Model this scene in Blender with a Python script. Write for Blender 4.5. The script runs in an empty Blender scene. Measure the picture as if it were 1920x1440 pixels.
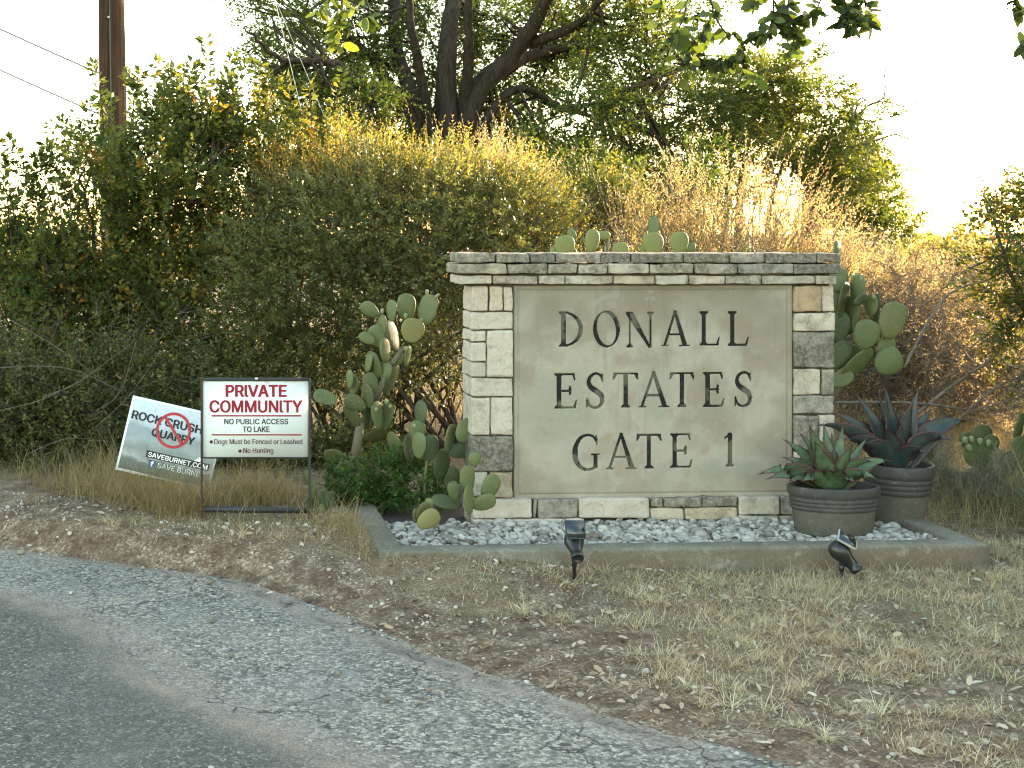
import bpy, math
import numpy as np
from mathutils import Vector, Matrix
R = math.radians
SC = bpy.context.scene
COL = SC.collection

# ------------------------------------------------------------------ camera, sky, sun, exposure
F, CX, CY, CZ = 2400.0, 500.0, 437.0, 1.6          # lens in photo pixels, optical axis (the photo is a crop), eye height
cam = bpy.data.cameras.new('camera'); camo = bpy.data.objects.new('camera', cam); COL.objects.link(camo)
camo.location = (0, 0, CZ); camo.rotation_euler = (R(90), 0, 0)
cam.sensor_width = 36; cam.lens = F / 1920 * 36
cam.shift_x = (960 - CX) / 1920; cam.shift_y = -(720 - CY) / 1920
cam.clip_start = .05; cam.clip_end = 3000
SC.camera = camo
SUN_AZ, SUN_EL = R(52), R(11.0)                      # from straight ahead towards the right, low behind the scene
w = bpy.data.worlds.new('World'); SC.world = w; w.use_nodes = True
wn = w.node_tree.nodes; wl = w.node_tree.links
sky = wn.new('ShaderNodeTexSky'); sky.sky_type = 'NISHITA'; sky.sun_disc = False
sky.sun_elevation = SUN_EL; sky.sun_rotation = SUN_AZ
sky.air_density = 1.0; sky.dust_density = 1.0; sky.ozone_density = 1.0
grade = wn.new('ShaderNodeMix'); grade.data_type = 'RGBA'; grade.blend_type = 'MULTIPLY'; grade.inputs[0].default_value = 1; grade.inputs[7].default_value = (1.13, 1.0, .79, 1)
wl.new(sky.outputs[0], grade.inputs[6]); wl.new(grade.outputs[2], wn['Background'].inputs[0]); wn['Background'].inputs[1].default_value = 0.15
sun = bpy.data.lights.new('sun', 'SUN'); suno = bpy.data.objects.new('sun', sun); COL.objects.link(suno)
sun.energy = 3.4; sun.angle = R(0.6); sun.color = (1.0, .83, .60)
sd = Vector((math.sin(SUN_AZ) * math.cos(SUN_EL), math.cos(SUN_AZ) * math.cos(SUN_EL), math.sin(SUN_EL)))
suno.rotation_euler = sd.to_track_quat('Z', 'Y').to_euler(); suno.location = sd * 40
vs = SC.view_settings
vs.view_transform = 'Standard'; vs.look = 'None'; vs.gamma = 1; vs.use_curve_mapping = False
vs.exposure = 3.1
cy = SC.cycles
cy.use_denoising = True; cy.filter_width = 1.15; cy.max_bounces = 8; cy.diffuse_bounces = 4; cy.glossy_bounces = 2
cy.transmission_bounces = 6; cy.transparent_max_bounces = 4; cy.caustics_reflective = False; cy.caustics_refractive = False
cy.sample_clamp_indirect = 8

# ------------------------------------------------------------------ helpers
RG = np.random.default_rng(7)
def at(px, py, Y): return np.array(((px - CX) * Y / F, Y, CZ - (py - CY) * Y / F))
def nrm(v): return v / np.maximum(np.linalg.norm(v, axis=-1, keepdims=True), 1e-9)
def hsh(i, j, k, s):
    h = (i.astype(np.int64) * 374761393 + j.astype(np.int64) * 668265263 + k.astype(np.int64) * 1274126177 + s * 9176141) & 0xffffffff
    h = ((h ^ (h >> 13)) * 1274126177) & 0xffffffff
    return ((h ^ (h >> 16)) & 0xffff) / 65535.0
def vn(P, s=0):                                      # value noise, 0..1
    P = np.asarray(P, float); i = np.floor(P).astype(np.int64); f = P - i; f = f * f * (3 - 2 * f)
    r = 0
    for a in (0, 1):
        for b in (0, 1):
            for c in (0, 1):
                wgt = (f[..., 0] if a else 1 - f[..., 0]) * (f[..., 1] if b else 1 - f[..., 1]) * (f[..., 2] if c else 1 - f[..., 2])
                r = r + wgt * hsh(i[..., 0] + a, i[..., 1] + b, i[..., 2] + c, s)
    return r
def fbm(P, o=3, s=0):
    P = np.asarray(P, float); r = 0; a = .5; t = 0
    for k in range(o): r = r + a * vn(P * 2 ** k, s + k); t += a; a *= .5
    return r / t
def n2(x, y, f, s=0, o=3):
    x = np.asarray(x, float) * f; y = np.asarray(y, float) * f
    return fbm(np.stack(np.broadcast_arrays(x, y, np.full_like(x, 3.3)), -1), o, s)
def sst(a, b, x):
    t = np.clip((np.asarray(x, float) - a) / (b - a), 0, 1); return t * t * (3 - 2 * t)

class Geo:
    def __init__(s): s.V = []; s.Fs = []; s.T = []; s.n = 0
    def add(s, V, Fc, t=0.5):
        V = np.asarray(V, float).reshape(-1, 3)
        if len(V) == 0: return
        s.V.append(V)
        tt = np.broadcast_to(np.asarray(t, float).reshape(-1) if np.ndim(t) else np.full(len(V), float(t)), (len(V),))
        s.T.append(tt)
        if isinstance(Fc, np.ndarray): s.Fs.append(Fc.astype(np.int64) + s.n)
        else:
            by = {}
            for f in Fc: by.setdefault(len(f), []).append(f)
            for k in by: s.Fs.append(np.array(by[k], np.int64) + s.n)
        s.n += len(V)
    def merge(s, g):
        for V, t in zip(g.V, g.T): s.V.append(V); s.T.append(t)
        for f in g.Fs: s.Fs.append(f + s.n)
        s.n += g.n
    def build(s, name, mat, parent=None, origin=None, smooth=False, xf=None):
        V = np.concatenate(s.V) if s.V else np.zeros((0, 3)); T = np.concatenate(s.T) if s.T else np.zeros(0)
        if xf is not None: V = V @ np.array(xf)[:3, :3].T + np.array(xf)[:3, 3]
        loc = np.zeros(3)
        if parent is not None and origin is None: pass
        if origin is not None:
            loc = np.asarray(origin, float); V = V - loc
        me = bpy.data.meshes.new(name)
        me.vertices.add(len(V)); me.vertices.foreach_set('co', V.astype(np.float32).ravel())
        nl = sum(f.size for f in s.Fs); npoly = sum(len(f) for f in s.Fs)
        me.loops.add(nl); me.polygons.add(npoly)
        me.loops.foreach_set('vertex_index', np.concatenate([f.ravel() for f in s.Fs]).astype(np.int32))
        ln = np.concatenate([np.full(len(f), f.shape[1]) for f in s.Fs])
        me.polygons.foreach_set('loop_start', (np.cumsum(ln) - ln).astype(np.int32))
        if smooth: me.polygons.foreach_set('use_smooth', np.ones(npoly, bool))
        a = me.attributes.new('tint', 'FLOAT', 'POINT'); a.data.foreach_set('value', T.astype(np.float32))
        me.update(calc_edges=True); me.validate()
        me.materials.append(mat)
        o = bpy.data.objects.new(name, me); COL.objects.link(o)
        if parent is not None:
            o.parent = parent
            if origin is not None: o.location = loc - np.array(parent.location)
        elif origin is not None: o.location = loc
        return o
def tag(o, label=None, cat=None, group=None, kind=None):
    if label: o['label'] = label
    if cat: o['category'] = cat
    if group: o['group'] = group
    if kind: o['kind'] = kind
    return o
def thing(name, label, cat, loc=(0, 0, 0), rz=0, group=None):
    o = bpy.data.objects.new(name, None); COL.objects.link(o); o.empty_display_size = .1
    o.location = loc; o.rotation_euler = (0, 0, rz)
    return tag(o, label, cat, group)
def sub(g, name, mat, root, smooth=False, label=None, part=None):
    """g is in world coordinates; root is an unrotated Empty: store the mesh relative to it"""
    base = np.array(root.location)
    V = [v - base for v in g.V]; h = Geo(); h.V = V; h.T = g.T; h.Fs = g.Fs; h.n = g.n
    o = h.build(name, mat, part or root, smooth=smooth)
    if label: o['label'] = label
    return o

def box(x0, x1, y0, y1, z0, z1):
    V = [(x, y, z) for z in (z0, z1) for y in (y0, y1) for x in (x0, x1)]
    Fc = np.array([(0, 2, 3, 1), (4, 5, 7, 6), (0, 1, 5, 4), (2, 6, 7, 3), (0, 4, 6, 2), (1, 3, 7, 5)])
    return np.array(V, float), Fc
_rb = {}
def cubegrid(n):
    if n in _rb: return _rb[n]
    c = -np.cos(np.linspace(0, math.pi, n + 1)) * .5 + np.linspace(-1, 1, n + 1) * .5
    Vs = []; Fs = []; k = 0
    for ax in range(3):
        for sg in (-1, 1):
            a, b = np.meshgrid(c, c, indexing='ij'); p = np.zeros((n + 1, n + 1, 3))
            p[..., ax] = sg; p[..., (ax + 1) % 3] = a; p[..., (ax + 2) % 3] = b
            idx = np.arange((n + 1) ** 2).reshape(n + 1, n + 1) + k
            q = np.stack((idx[:-1, :-1], idx[1:, :-1], idx[1:, 1:], idx[:-1, 1:]), -1).reshape(-1, 4)
            Fs.append(q if sg > 0 else q[:, ::-1]); Vs.append(p.reshape(-1, 3)); k += (n + 1) ** 2
    V = np.concatenate(Vs); Fc = np.concatenate(Fs)
    u, ix, inv = np.unique(np.round(V, 5), axis=0, return_index=True, return_inverse=True)
    _rb[n] = (V[ix], inv.reshape(-1)[Fc]); return _rb[n]
def rbox(c, h, r, n=6, amp=0, freq=12, seed=0):
    """rounded block, centre c, half sizes h, corner radius r, rough skin"""
    V, Fc = cubegrid(n); h = np.asarray(h, float); r = min(r, h.min() * .95)
    P = V * h; inner = np.clip(P, -(h - r), h - r); d = P - inner; ln = np.linalg.norm(d, axis=1, keepdims=True)
    P = inner + np.where(ln > 1e-9, d / np.maximum(ln, 1e-9) * r, 0)
    N = nrm(np.where(ln > 1e-9, d, V)); P = P + np.asarray(c)
    if amp: P = P + N * ((fbm(P * freq + seed * 3.7, 3, seed % 17) - .5) * 2 * amp)[:, None]
    return P, Fc
def tube(pts, rad, k=6, cap=True):
    pts = np.asarray(pts, float); n = len(pts); rad = np.broadcast_to(np.asarray(rad, float), (n,))
    t = nrm(np.gradient(pts, axis=0)); ref = np.array((0.31, .17, .93)) if abs(t[0, 2]) < .8 else np.array((1., .2, .1))
    a = nrm(np.cross(t, ref)); b = np.cross(t, a); th = np.arange(k) * 2 * math.pi / k
    V = pts[:, None] + (a[:, None] * np.cos(th)[None, :, None] + b[:, None] * np.sin(th)[None, :, None]) * rad[:, None, None]
    idx = np.arange(n * k).reshape(n, k); nx = np.roll(idx, -1, 1)
    Fc = [np.stack((idx[:-1], nx[:-1], nx[1:], idx[1:]), -1).reshape(-1, 4)]
    V = V.reshape(-1, 3)
    if cap:
        V = np.concatenate((V, pts[:1], pts[-1:])); m = n * k
        tri0 = np.stack((nx[0], idx[0], np.full(k, m)), -1); tri1 = np.stack((idx[-1], nx[-1], np.full(k, m + 1)), -1)
        return V, [tuple(f) for f in Fc[0]] + [tuple(f) for f in tri0] + [tuple(f) for f in tri1]
    return V, Fc[0]
def lathe(prof, k=40, sx=1, sy=1, c=(0, 0, 0)):
    prof = np.asarray(prof, float); th = np.arange(k) * 2 * math.pi / k; n = len(prof)
    V = np.stack((prof[:, 0, None] * np.cos(th) * sx, prof[:, 0, None] * np.sin(th) * sy, np.repeat(prof[:, 1, None], k, 1)), -1)
    idx = np.arange(n * k).reshape(n, k); nx = np.roll(idx, -1, 1)
    return V.reshape(-1, 3) + np.asarray(c), np.stack((idx[:-1], nx[:-1], nx[1:], idx[1:]), -1).reshape(-1, 4)
def orient(V, d, up=(0, 0, 1)):
    """turn local +Z to direction d"""
    d = nrm(np.asarray(d, float)); x = np.cross(np.asarray(up, float), d)
    x = nrm(x) if np.linalg.norm(x) > 1e-6 else np.array((1., 0, 0)); y = np.cross(d, x)
    return V @ np.stack((x, y, d))
_FONT = [None]
def font():
    if _FONT[0] is None:
        _FONT[0] = False
        try:
            import os
            _FONT[0] = bpy.data.fonts.load(os.path.join(bpy.utils.resource_path('LOCAL'), 'datafiles', 'fonts', 'Inter.woff2'))
        except Exception: pass
    return _FONT[0]
def text_geo(s, wd, ht, bold=0.0, space=1.0):
    cu = bpy.data.curves.new('writing', 'FONT'); cu.body = s.replace('I', 'l') if s.isupper() else s; cu.space_character = space; cu.resolution_u = 4; cu.fill_mode = 'NONE'
    if font(): cu.font = font()
    ob = bpy.data.objects.new('writing', cu); COL.objects.link(ob)
    dg = bpy.context.evaluated_depsgraph_get(); dg.update()
    ev = ob.evaluated_get(dg); me = ev.to_mesh()
    V = np.array([v.co[:] for v in me.vertices]); Ed = [tuple(e.vertices) for e in me.edges]
    ev.to_mesh_clear(); bpy.data.objects.remove(ob); bpy.data.curves.remove(cu)
    mn = V.min(0); mx = V.max(0); V = V - mn
    bx, by = bold * ht * 1.5, bold * ht * .8                  # heavier strokes: thin stacked layers of ink
    V[:, 0] = bx + V[:, 0] * (wd - 2 * bx) / (mx[0] - mn[0]); V[:, 1] = by + V[:, 1] * (ht - 2 * by) / (mx[1] - mn[1]); V[:, 2] = 0
    # one flat layer of ink: scan the letters into fine rows, thicken, give every run of cells one quad
    c = ht / 72; nx, ny = int(wd / c) + 2, 74; mk = np.zeros((ny, nx), bool); gx = (np.arange(nx) + .5) * c; gy = (np.arange(ny) + .5) * c
    A, B = V[[e[0] for e in Ed], :2], V[[e[1] for e in Ed], :2]
    for r in range(ny):                                       # even-odd crossings of the outlines
        h = ((A[:, 1] <= gy[r]) & (B[:, 1] > gy[r])) | ((B[:, 1] <= gy[r]) & (A[:, 1] > gy[r]))
        xs = np.sort(A[h, 0] + (gy[r] - A[h, 1]) / (B[h, 1] - A[h, 1]) * (B[h, 0] - A[h, 0])); mk[r] = (np.searchsorted(xs, gx) % 2) == 1
    rx, ry = bx / c, by / c; src = mk.copy()
    for dx in range(-int(rx) - 1, int(rx) + 2):
        for dy in range(-int(ry) - 1, int(ry) + 2):
            if bold > 0 and (dx / (rx + .3)) ** 2 + (dy / (ry + .3)) ** 2 <= 1: mk |= np.roll(np.roll(src, dx, 1), dy, 0)
    Vs, Fs = [], []
    for r in range(ny):
        d = np.diff(np.concatenate(([0], mk[r].astype(int), [0]))); 
        for x0, x1 in zip(np.where(d == 1)[0], np.where(d == -1)[0]):
            k = len(Vs); Vs += [(x0 * c, r * c, 0), (x1 * c, r * c, 0), (x1 * c, (r + 1) * c, 0), (x0 * c, (r + 1) * c, 0)]; Fs.append((k, k + 1, k + 2, k + 3))
    return np.array(Vs), Fs

# ------------------------------------------------------------------ materials
class NT:
    def __init__(s, name):
        s.m = bpy.data.materials.new(name); s.m.use_nodes = True; s.t = s.m.node_tree; s.N = s.t.nodes
        s.b = s.N['Principled BSDF']; s.out = s.N['Material Output']
    def node(s, ty, ins=None, **kw):
        n = s.N.new('ShaderNode' + ty)
        for k, v in kw.items(): setattr(n, k, v)
        for k, v in (ins or {}).items(): s.set(n.inputs[k], v)
        return n
    def set(s, sock, v):
        if hasattr(v, 'is_output') or isinstance(v, bpy.types.NodeSocket): s.t.links.new(v, sock)
        else:
            if sock.type == 'RGBA' and len(v) == 3: v = (*v, 1)
            sock.default_value = v
    def co(s):
        if not hasattr(s, '_co'): s._co = s.node('NewGeometry').outputs['Position']
        return s._co
    def noise(s, sc, det=4, rough=.55, vec=None, dist=0):
        return s.node('TexNoise', {'Vector': vec or s.co(), 'Scale': sc, 'Detail': det, 'Roughness': rough, 'Distortion': dist}).outputs[0]
    def voro(s, sc, feature='F1', out='Distance', vec=None):
        return s.node('TexVoronoi', {'Vector': vec or s.co(), 'Scale': sc}, feature=feature).outputs[out]
    def attr(s, nm='tint'): return s.node('Attribute', attribute_name=nm).outputs['Fac']
    def ramp(s, f, stops, interp='LINEAR'):
        n = s.node('ValToRGB', {'Fac': f}); e = n.color_ramp.elements; n.color_ramp.interpolation = interp
        while len(e) < len(stops): e.new(.5)
        for k, (p, c) in enumerate(stops):
            e[k].position = p; e[k].color = (c, c, c, 1) if isinstance(c, (int, float)) else (*c, 1)
        return n.outputs[0]
    def mix(s, f, a, b, mode='MIX'):
        n = s.node('Mix', data_type='RGBA', blend_type=mode)
        s.set(n.inputs[0], f); s.set(n.inputs[6], a); s.set(n.inputs[7], b); return n.outputs[2]
    def math(s, op, a, b=0.5, clamp=False):
        n = s.node('Math', operation=op, use_clamp=clamp); s.set(n.inputs[0], a); s.set(n.inputs[1], b); return n.outputs[0]
    def bump(s, h, st=.4, d=.01): s.set(s.b.inputs['Normal'], s.node('Bump', {'Height': h, 'Strength': st, 'Distance': d}).outputs[0])
    def done(s, col, rough=.8, spec=.3):
        s.set(s.b.inputs['Base Color'], col); s.set(s.b.inputs['Roughness'], rough); s.b.inputs['Specular IOR Level'].default_value = spec
        return s.m
def simple(name, col, rough=.7, var=.25, sc=30, spec=.3, bump=.2, metal=0):
    t = NT(name); f = t.noise(sc)
    c = t.mix(f, tuple(x * (1 - var) for x in col), tuple(min(1, x * (1 + var)) for x in col))
    if bump: t.bump(f, bump, .004)
    t.b.inputs['Metallic'].default_value = metal
    return t.done(c, rough, spec)
def leafmat(name, stops, trans=.4, tmul=(1.5, 1.35, .6), rough=.55, spec=.25, patch=.35, patchsc=1.3):
    """per-leaf colour from 'tint', drifting with place; lets light through"""
    t = NT(name); a = t.attr(); p = t.noise(patchsc, 2)
    f = t.math('ADD', a, t.math('MULTIPLY', t.math('SUBTRACT', p, .5), patch * 2), True)
    c = t.ramp(f, stops)
    t.done(c, rough, spec)
    tr = t.node('BsdfTranslucent', {'Color': t.mix(1.0, c, tmul, 'MULTIPLY')})
    mx = t.node('MixShader', {0: trans}); t.t.links.new(t.b.outputs[0], mx.inputs[1]); t.t.links.new(tr.outputs[0], mx.inputs[2])
    t.t.links.new(mx.outputs[0], t.out.inputs[0]); return t.m
def bark(name, a, b, sc=14):
    t = NT(name); st = t.node('Mapping', {'Vector': t.co(), 'Scale': (1, 1, .25)}).outputs[0]
    f = t.noise(sc, 6, .65, st, 1.0); t.bump(f, .8, .02)
    return t.done(t.ramp(f, [(.3, a), (.7, b)]), .95, .1)
M = {}
# ------------------------------------------------------------------ ground, road
_EX = np.array([(-9., 12.0), (-4., 8.6), (-1.9, 6.9), (-1.35, 6.48), (-.5, 6.07), (-.12, 5.88), (.31, 5.24), (.77, 4.61), (1.2, 4.12), (1.52, 3.83), (2.3, 3.05), (3.4, 2.0), (6., 0.), (9., -2.)])
_IX = np.array([(-9., 9.6), (-4., 7.2), (-1.9, 6.05), (-1.18, 5.66), (-.76, 5.24), (-.52, 4.84), (-.375, 4.5), (-.12, 4.2), (.22, 3.83), (1.1, 3.0), (2.6, 1.6), (6., -1.4), (9., -4.)])
def x_edge(y): return np.interp(y, _EX[::-1, 1], _EX[::-1, 0])
def x_in(y): return np.interp(y, _IX[::-1, 1], _IX[::-1, 0])
def gz(x, y):
    x = np.asarray(x, float); y = np.asarray(y, float)
    left = .115 * sst(5.35, 6.25, y + .12 * np.sin(x * 2.3)) * (1 - sst(.7, 2.2, x))
    far = .1 * sst(6.6, 8.5, y)
    z = np.maximum(left, far) + .02
    d = (x - x_edge(y)) * .7
    z = np.where(d < .25, z * sst(-.02, .25, d) - .035 * (1 - sst(-.25, .02, d)), z)
    return z
def build_ground():
    def lin(*seg): return np.unique(np.concatenate([np.arange(a, b, s) for a, b, s in seg]))
    xs = lin((-2000, -200, 150), (-200, -40, 20), (-40, -8, 2), (-8, -3, .25), (-3, 5.5, .04), (5.5, 12, .3), (12, 60, 3), (60, 300, 30), (300, 2001, 170))
    ys = lin((-400, -40, 40), (-40, -4, 4), (-4, 3, .3), (3, 7.5, .035), (7.5, 12, .2), (12, 60, 3), (60, 300, 30), (300, 2800, 250))
    X, Y = np.meshgrid(xs, ys, indexing='xy')
    Z = gz(X, Y)
    near = (sst(-4, -2, X) * (1 - sst(5, 7, X)) * sst(2, 3, Y) * (1 - sst(8, 10, Y)))
    d = (X - x_edge(Y)) * .7
    Z = Z + near * sst(.0, .2, d) * ((n2(X, Y, 2.2, 3) - .5) * .035 + (n2(X, Y, 11, 5) - .5) * .022 + (n2(X, Y, 28, 6, 2) - .5) * .012)
    Z = Z - 3 * sst(19, 60, Y) + sst(60, 500, Y) * (n2(X, Y, .006, 9) * 5)
    dd = np.stack((X, Y), -1) - WO; uu, vv = dd @ WU, dd @ WB; Z = np.where((uu > -.47) & (uu < 2.3) & (vv > -.62) & (vv < 1.0), np.minimum(Z, .05), Z)
    n, m = X.shape; idx = np.arange(n * m).reshape(n, m)
    Fc = np.stack((idx[:-1, :-1], idx[:-1, 1:], idx[1:, 1:], idx[1:, :-1]), -1).reshape(-1, 4)
    # tint: how thatchy (1) or bare (0) the soil is
    bare = sst(.42, .6, n2(X, Y, 1.6, 21)) * .75 + .2 * n2(X, Y, 9, 4)
    t = np.clip(1 - bare, 0, 1) * sst(.15, .7, d); t = np.maximum(t, .9 * sst(7.6, 9, Y))
    g = Geo(); g.add(np.stack((X, Y, Z), -1), Fc, t.ravel())
    t = NT('verge_soil'); a = t.attr()
    fine = t.noise(55, 6, .7); mid = t.noise(9, 4); chips = t.voro(95, out='Color'); chv = t.node('SeparateColor', {0: chips}).outputs[0]
    dirt = t.ramp(fine, [(.3, (.055, .033, .023)), (.55, (.125, .082, .058)), (.75, (.25, .18, .125))])
    grav = t.ramp(chv, [(0, (.13, .085, .055)), (.6, (.27, .205, .145)), (1, (.5, .43, .33))])
    dirt = t.mix(t.ramp(mid, [(.4, 0), (.62, .75)]), dirt, grav)
    thatch = t.ramp(t.noise(70, 6, .75, None, 1.5), [(.3, (.07, .045, .028)), (.52, (.20, .148, .092)), (.75, (.46, .37, .25))])
    fac = t.math('ADD', a, t.math('MULTIPLY', t.math('SUBTRACT', t.noise(14, 4, .7), .5), 1.2), True)
    t.bump(t.math('ADD', t.math('MULTIPLY', fine, .6), t.math('MULTIPLY', t.voro(95), .5)), .9, .012)
    o = g.build('ground', t.done(t.mix(fac, dirt, thatch), .95, .15), smooth=True); tag(o, kind='structure')

def strip(ys, fa, fb, nu, zf, mat, name, tintf):
    A, B = fa(ys), fb(ys); u = np.linspace(0, 1, nu)
    X = A[:, None] + (B - A)[:, None] * u; Y = np.repeat(ys[:, None], nu, 1)
    idx = np.arange(X.size).reshape(X.shape)
    Fc = np.stack((idx[:-1, :-1], idx[:-1, 1:], idx[1:, 1:], idx[1:, :-1]), -1).reshape(-1, 4)
    g = Geo(); g.add(np.stack((X, Y, zf(X, Y)), -1), Fc, tintf(X, Y).ravel())
    return tag(g.build(name, mat, smooth=True), kind='structure')
def asphalt(name, stops, chip, dustc, csc, grey):
    t = NT(name); d = t.attr()
    v = t.node('SeparateColor', {0: t.voro(csc, out='Color')}).outputs[0]
    c = t.ramp(v, stops); v2 = t.node('SeparateColor', {0: t.voro(csc * .42, out='Color')}).outputs[1]; c = t.mix(t.ramp(v2, [(.0, .7), (.16, 0), (.8, 0), (1, .35)]), c, t.ramp(v2, [(.4, (.045, .043, .038)), (.6, (.55, .52, .45))]))
    c = t.mix(t.ramp(t.noise(34, 5, .7), [(.4, .45), (.6, 0)]), c, (.07, .067, .058))
    c = t.mix(t.ramp(t.noise(3.1, 4), [(.35, .0), (.7, .5)]), c, grey)
    c = t.mix(t.ramp(t.noise(.9, 3), [(.45, 0), (.68, .22)]), c, (.155, .16, .165))
    c = t.mix(t.ramp(t.noise(1.7, 4), [(.5, 0), (.62, .2)]), c, t.mix(t.noise(60, 3), (.10, .105, .13), (.26, .265, .30))) if chip else c
    c = t.mix(t.ramp(t.noise(2.6, 5, .6, None, .8), [(.55, 0), (.7, .25)]), c, (.33, .29, .24))
    fr = t.math('MULTIPLY', t.math('SUBTRACT', d, 1.0, True), t.ramp(t.noise(16, 5, .7), [(.35, .1), (.5, 1)])); c = t.mix(fr, c, (.028, .027, .025)); d = t.math('MINIMUM', d, 1.0)
    dd = t.math('MULTIPLY', d, t.ramp(t.noise(6, 6, .7), [(.32, .2), (.6, 1.0)]))
    c = t.mix(dd, c, t.mix(t.noise(120, 3), tuple(x * .6 for x in dustc), dustc))
    dist = t.voro(csc); cr = t.voro(2.9, 'DISTANCE_TO_EDGE', 'Distance', t.node('VectorMath', {0: t.co(), 1: t.node('VectorMath', {0: t.node('TexNoise', {'Vector': t.co(), 'Scale': 5., 'Detail': 5.}).outputs[1], 3: .35}, operation='SCALE').outputs[0]}, operation='ADD').outputs[0])
    if chip:
        crk = t.math('MULTIPLY', t.ramp(cr, [(.0, 1), (.022, 0)]), t.ramp(t.noise(1.1, 2), [(.42, 0), (.52, .95)]))
        c = t.mix(crk, c, (.02, .02, .021))
    c = t.mix(t.ramp(t.noise(190, 3, .7), [(.35, .55), (.6, 0)]), c, (.05, .05, .05)); c = t.mix(t.ramp(dist, [(.5, 0), (.85, .5)]), c, (.04, .042, .042))
    t.bump(t.math('MULTIPLY', dist, -1.0), .8, .006)
    return t.done(c, .9, .25)
def build_road():
    ys = np.unique(np.concatenate((np.arange(-2, 3, .15), np.arange(3, 7.5, .025), np.arange(7.5, 12, .2))))
    jag = lambda y, f, a, s: (n2(y, y * 0 + s, f, s, 4) - .5) * a
    m1 = asphalt('chipseal_shoulder', [(0, (.03, .028, .024)), (.3, (.17, .155, .128)), (.65, (.36, .33, .27)), (1, (.66, .61, .51))], True, (.40, .335, .265), 80, (.37, .335, .275))
    strip(ys, lambda y: x_in(y) - .25, lambda y: x_edge(y) + .06 + jag(y, 2.5, .2, 11) + jag(y, 14, .13, 12), 60, lambda X, Y: .004 + 0 * X + .008 * (n2(X, Y, 2.5, 31) - .5), m1, 'road_shoulder',
          lambda X, Y: np.clip(np.exp(-((X - x_in(Y) - .10) / .13) ** 2) * .8 + .95 * sst(-.30, .04, X - x_edge(Y)) * sst(.36, .52, n2(X, Y, 4.5, 8)) + .35 * sst(.55, .75, n2(X, Y, 1.4, 18)) * sst(.4, 0, x_edge(Y) - X), 0, 1) + 1.9 * np.exp(-((x_edge(Y) - X - .02 - .06 * n2(X, Y, 3, 61)) / .045) ** 2) * sst(.34, .46, n2(X, Y, 1.3, 62)))
    m2 = asphalt('dark_asphalt', [(0, (.03, .03, .025)), (.5, (.11, .11, .087)), (.9, (.20, .197, .158)), (1, (.5, .47, .4))], False, (.40, .335, .265), 130, (.12, .12, .097))
    strip(ys, lambda y: x_in(y) - 14, lambda y: x_in(y) - .6, 8, lambda X, Y: .0122 + 0 * X, m2, 'road', lambda X, Y: X * 0)
    # finely divided margin of the carriageway where dust settles
    strip(ys, lambda y: x_in(y) - .7, lambda y: x_in(y) + .01 + jag(y, 1.7, .2, 15) + jag(y, 12, .06, 16), 40, lambda X, Y: .0125 + .0055 * sst(-.7, -.3, X - x_in(Y)), m2, 'road_margin',
          lambda X, Y: np.clip(np.exp(-((X - x_in(Y)) / .13) ** 2) * 1.1, 0, 1))

# ------------------------------------------------------------------ the stone sign wall
TH = R(2.8); WU = np.array((math.cos(TH), math.sin(TH))); WB = np.array((-math.sin(TH), math.cos(TH)))
WO = np.array(((884 - CX) * 6.66 / F, 6.66))
def wuv(px, py, off=0.0):
    """where the sight line through a photo pixel meets the wall's face plane (moved off metres forward): (u, z)"""
    d = np.array(((px - CX) / F, 1.0)); nv = -WB; o = WO + nv * off
    t = (o @ nv) / (d @ nv); p = d * t
    return float((p - WO) @ WU), CZ - (py - CY) * t / F
def zpx(x, y): return 860 + x / 2.571, 440 + y / 2.571
build_ground(); build_road()
wall = thing('stone_sign_wall', 'pale limestone entrance sign wall with a carved concrete panel', 'sign wall', (WO[0], WO[1], 0), TH)
t = NT('limestone'); a = t.attr()       # tint: whole part = stone colour 0..1, >1 adds weathering
base = t.math('FRACT', a, 0.0); st = t.math('FLOOR', a, 0.0)
c = t.ramp(base, [(0, (.37, .345, .31)), (.3, (.50, .445, .38)), (.55, (.53, .455, .385)), (.75, (.50, .41, .30)), (.88, (.42, .30, .18)), (1, (.30, .285, .27))])
c = t.mix(t.ramp(t.noise(6, 4), [(.35, .0), (.75, .55)]), c, (.33, .28, .21))
c = t.mix(t.ramp(t.noise(22, 6, .7, None, 1.2), [(.50, 0), (.68, .6)]), c, (.23, .185, .125))
lich = t.math('ADD', t.math('MULTIPLY', st, .26), t.math('MULTIPLY', t.math('SUBTRACT', t.noise(11, 8, .72), .56), 3.2), True)
lich = t.math('MULTIPLY', lich, t.math('MINIMUM', st, 1.0))
spk = t.math('MULTIPLY', t.ramp(t.noise(60, 6, .7), [(.38, .55), (.58, 1)]), lich)
c = t.mix(t.math('MULTIPLY', spk, .93), c, t.mix(t.noise(30, 3), (.034, .031, .025), (.115, .10, .078)))
t.bump(t.math('ADD', t.noise(28, 6, .7), t.math('MULTIPLY', t.noise(120, 3), .3)), .75, .012)
M['stone'] = t.done(c, .92, .15)
M['mortar'] = simple('dark_mortar', (.11, .097, .078), .95, .5, 40)
THK = .235
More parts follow.
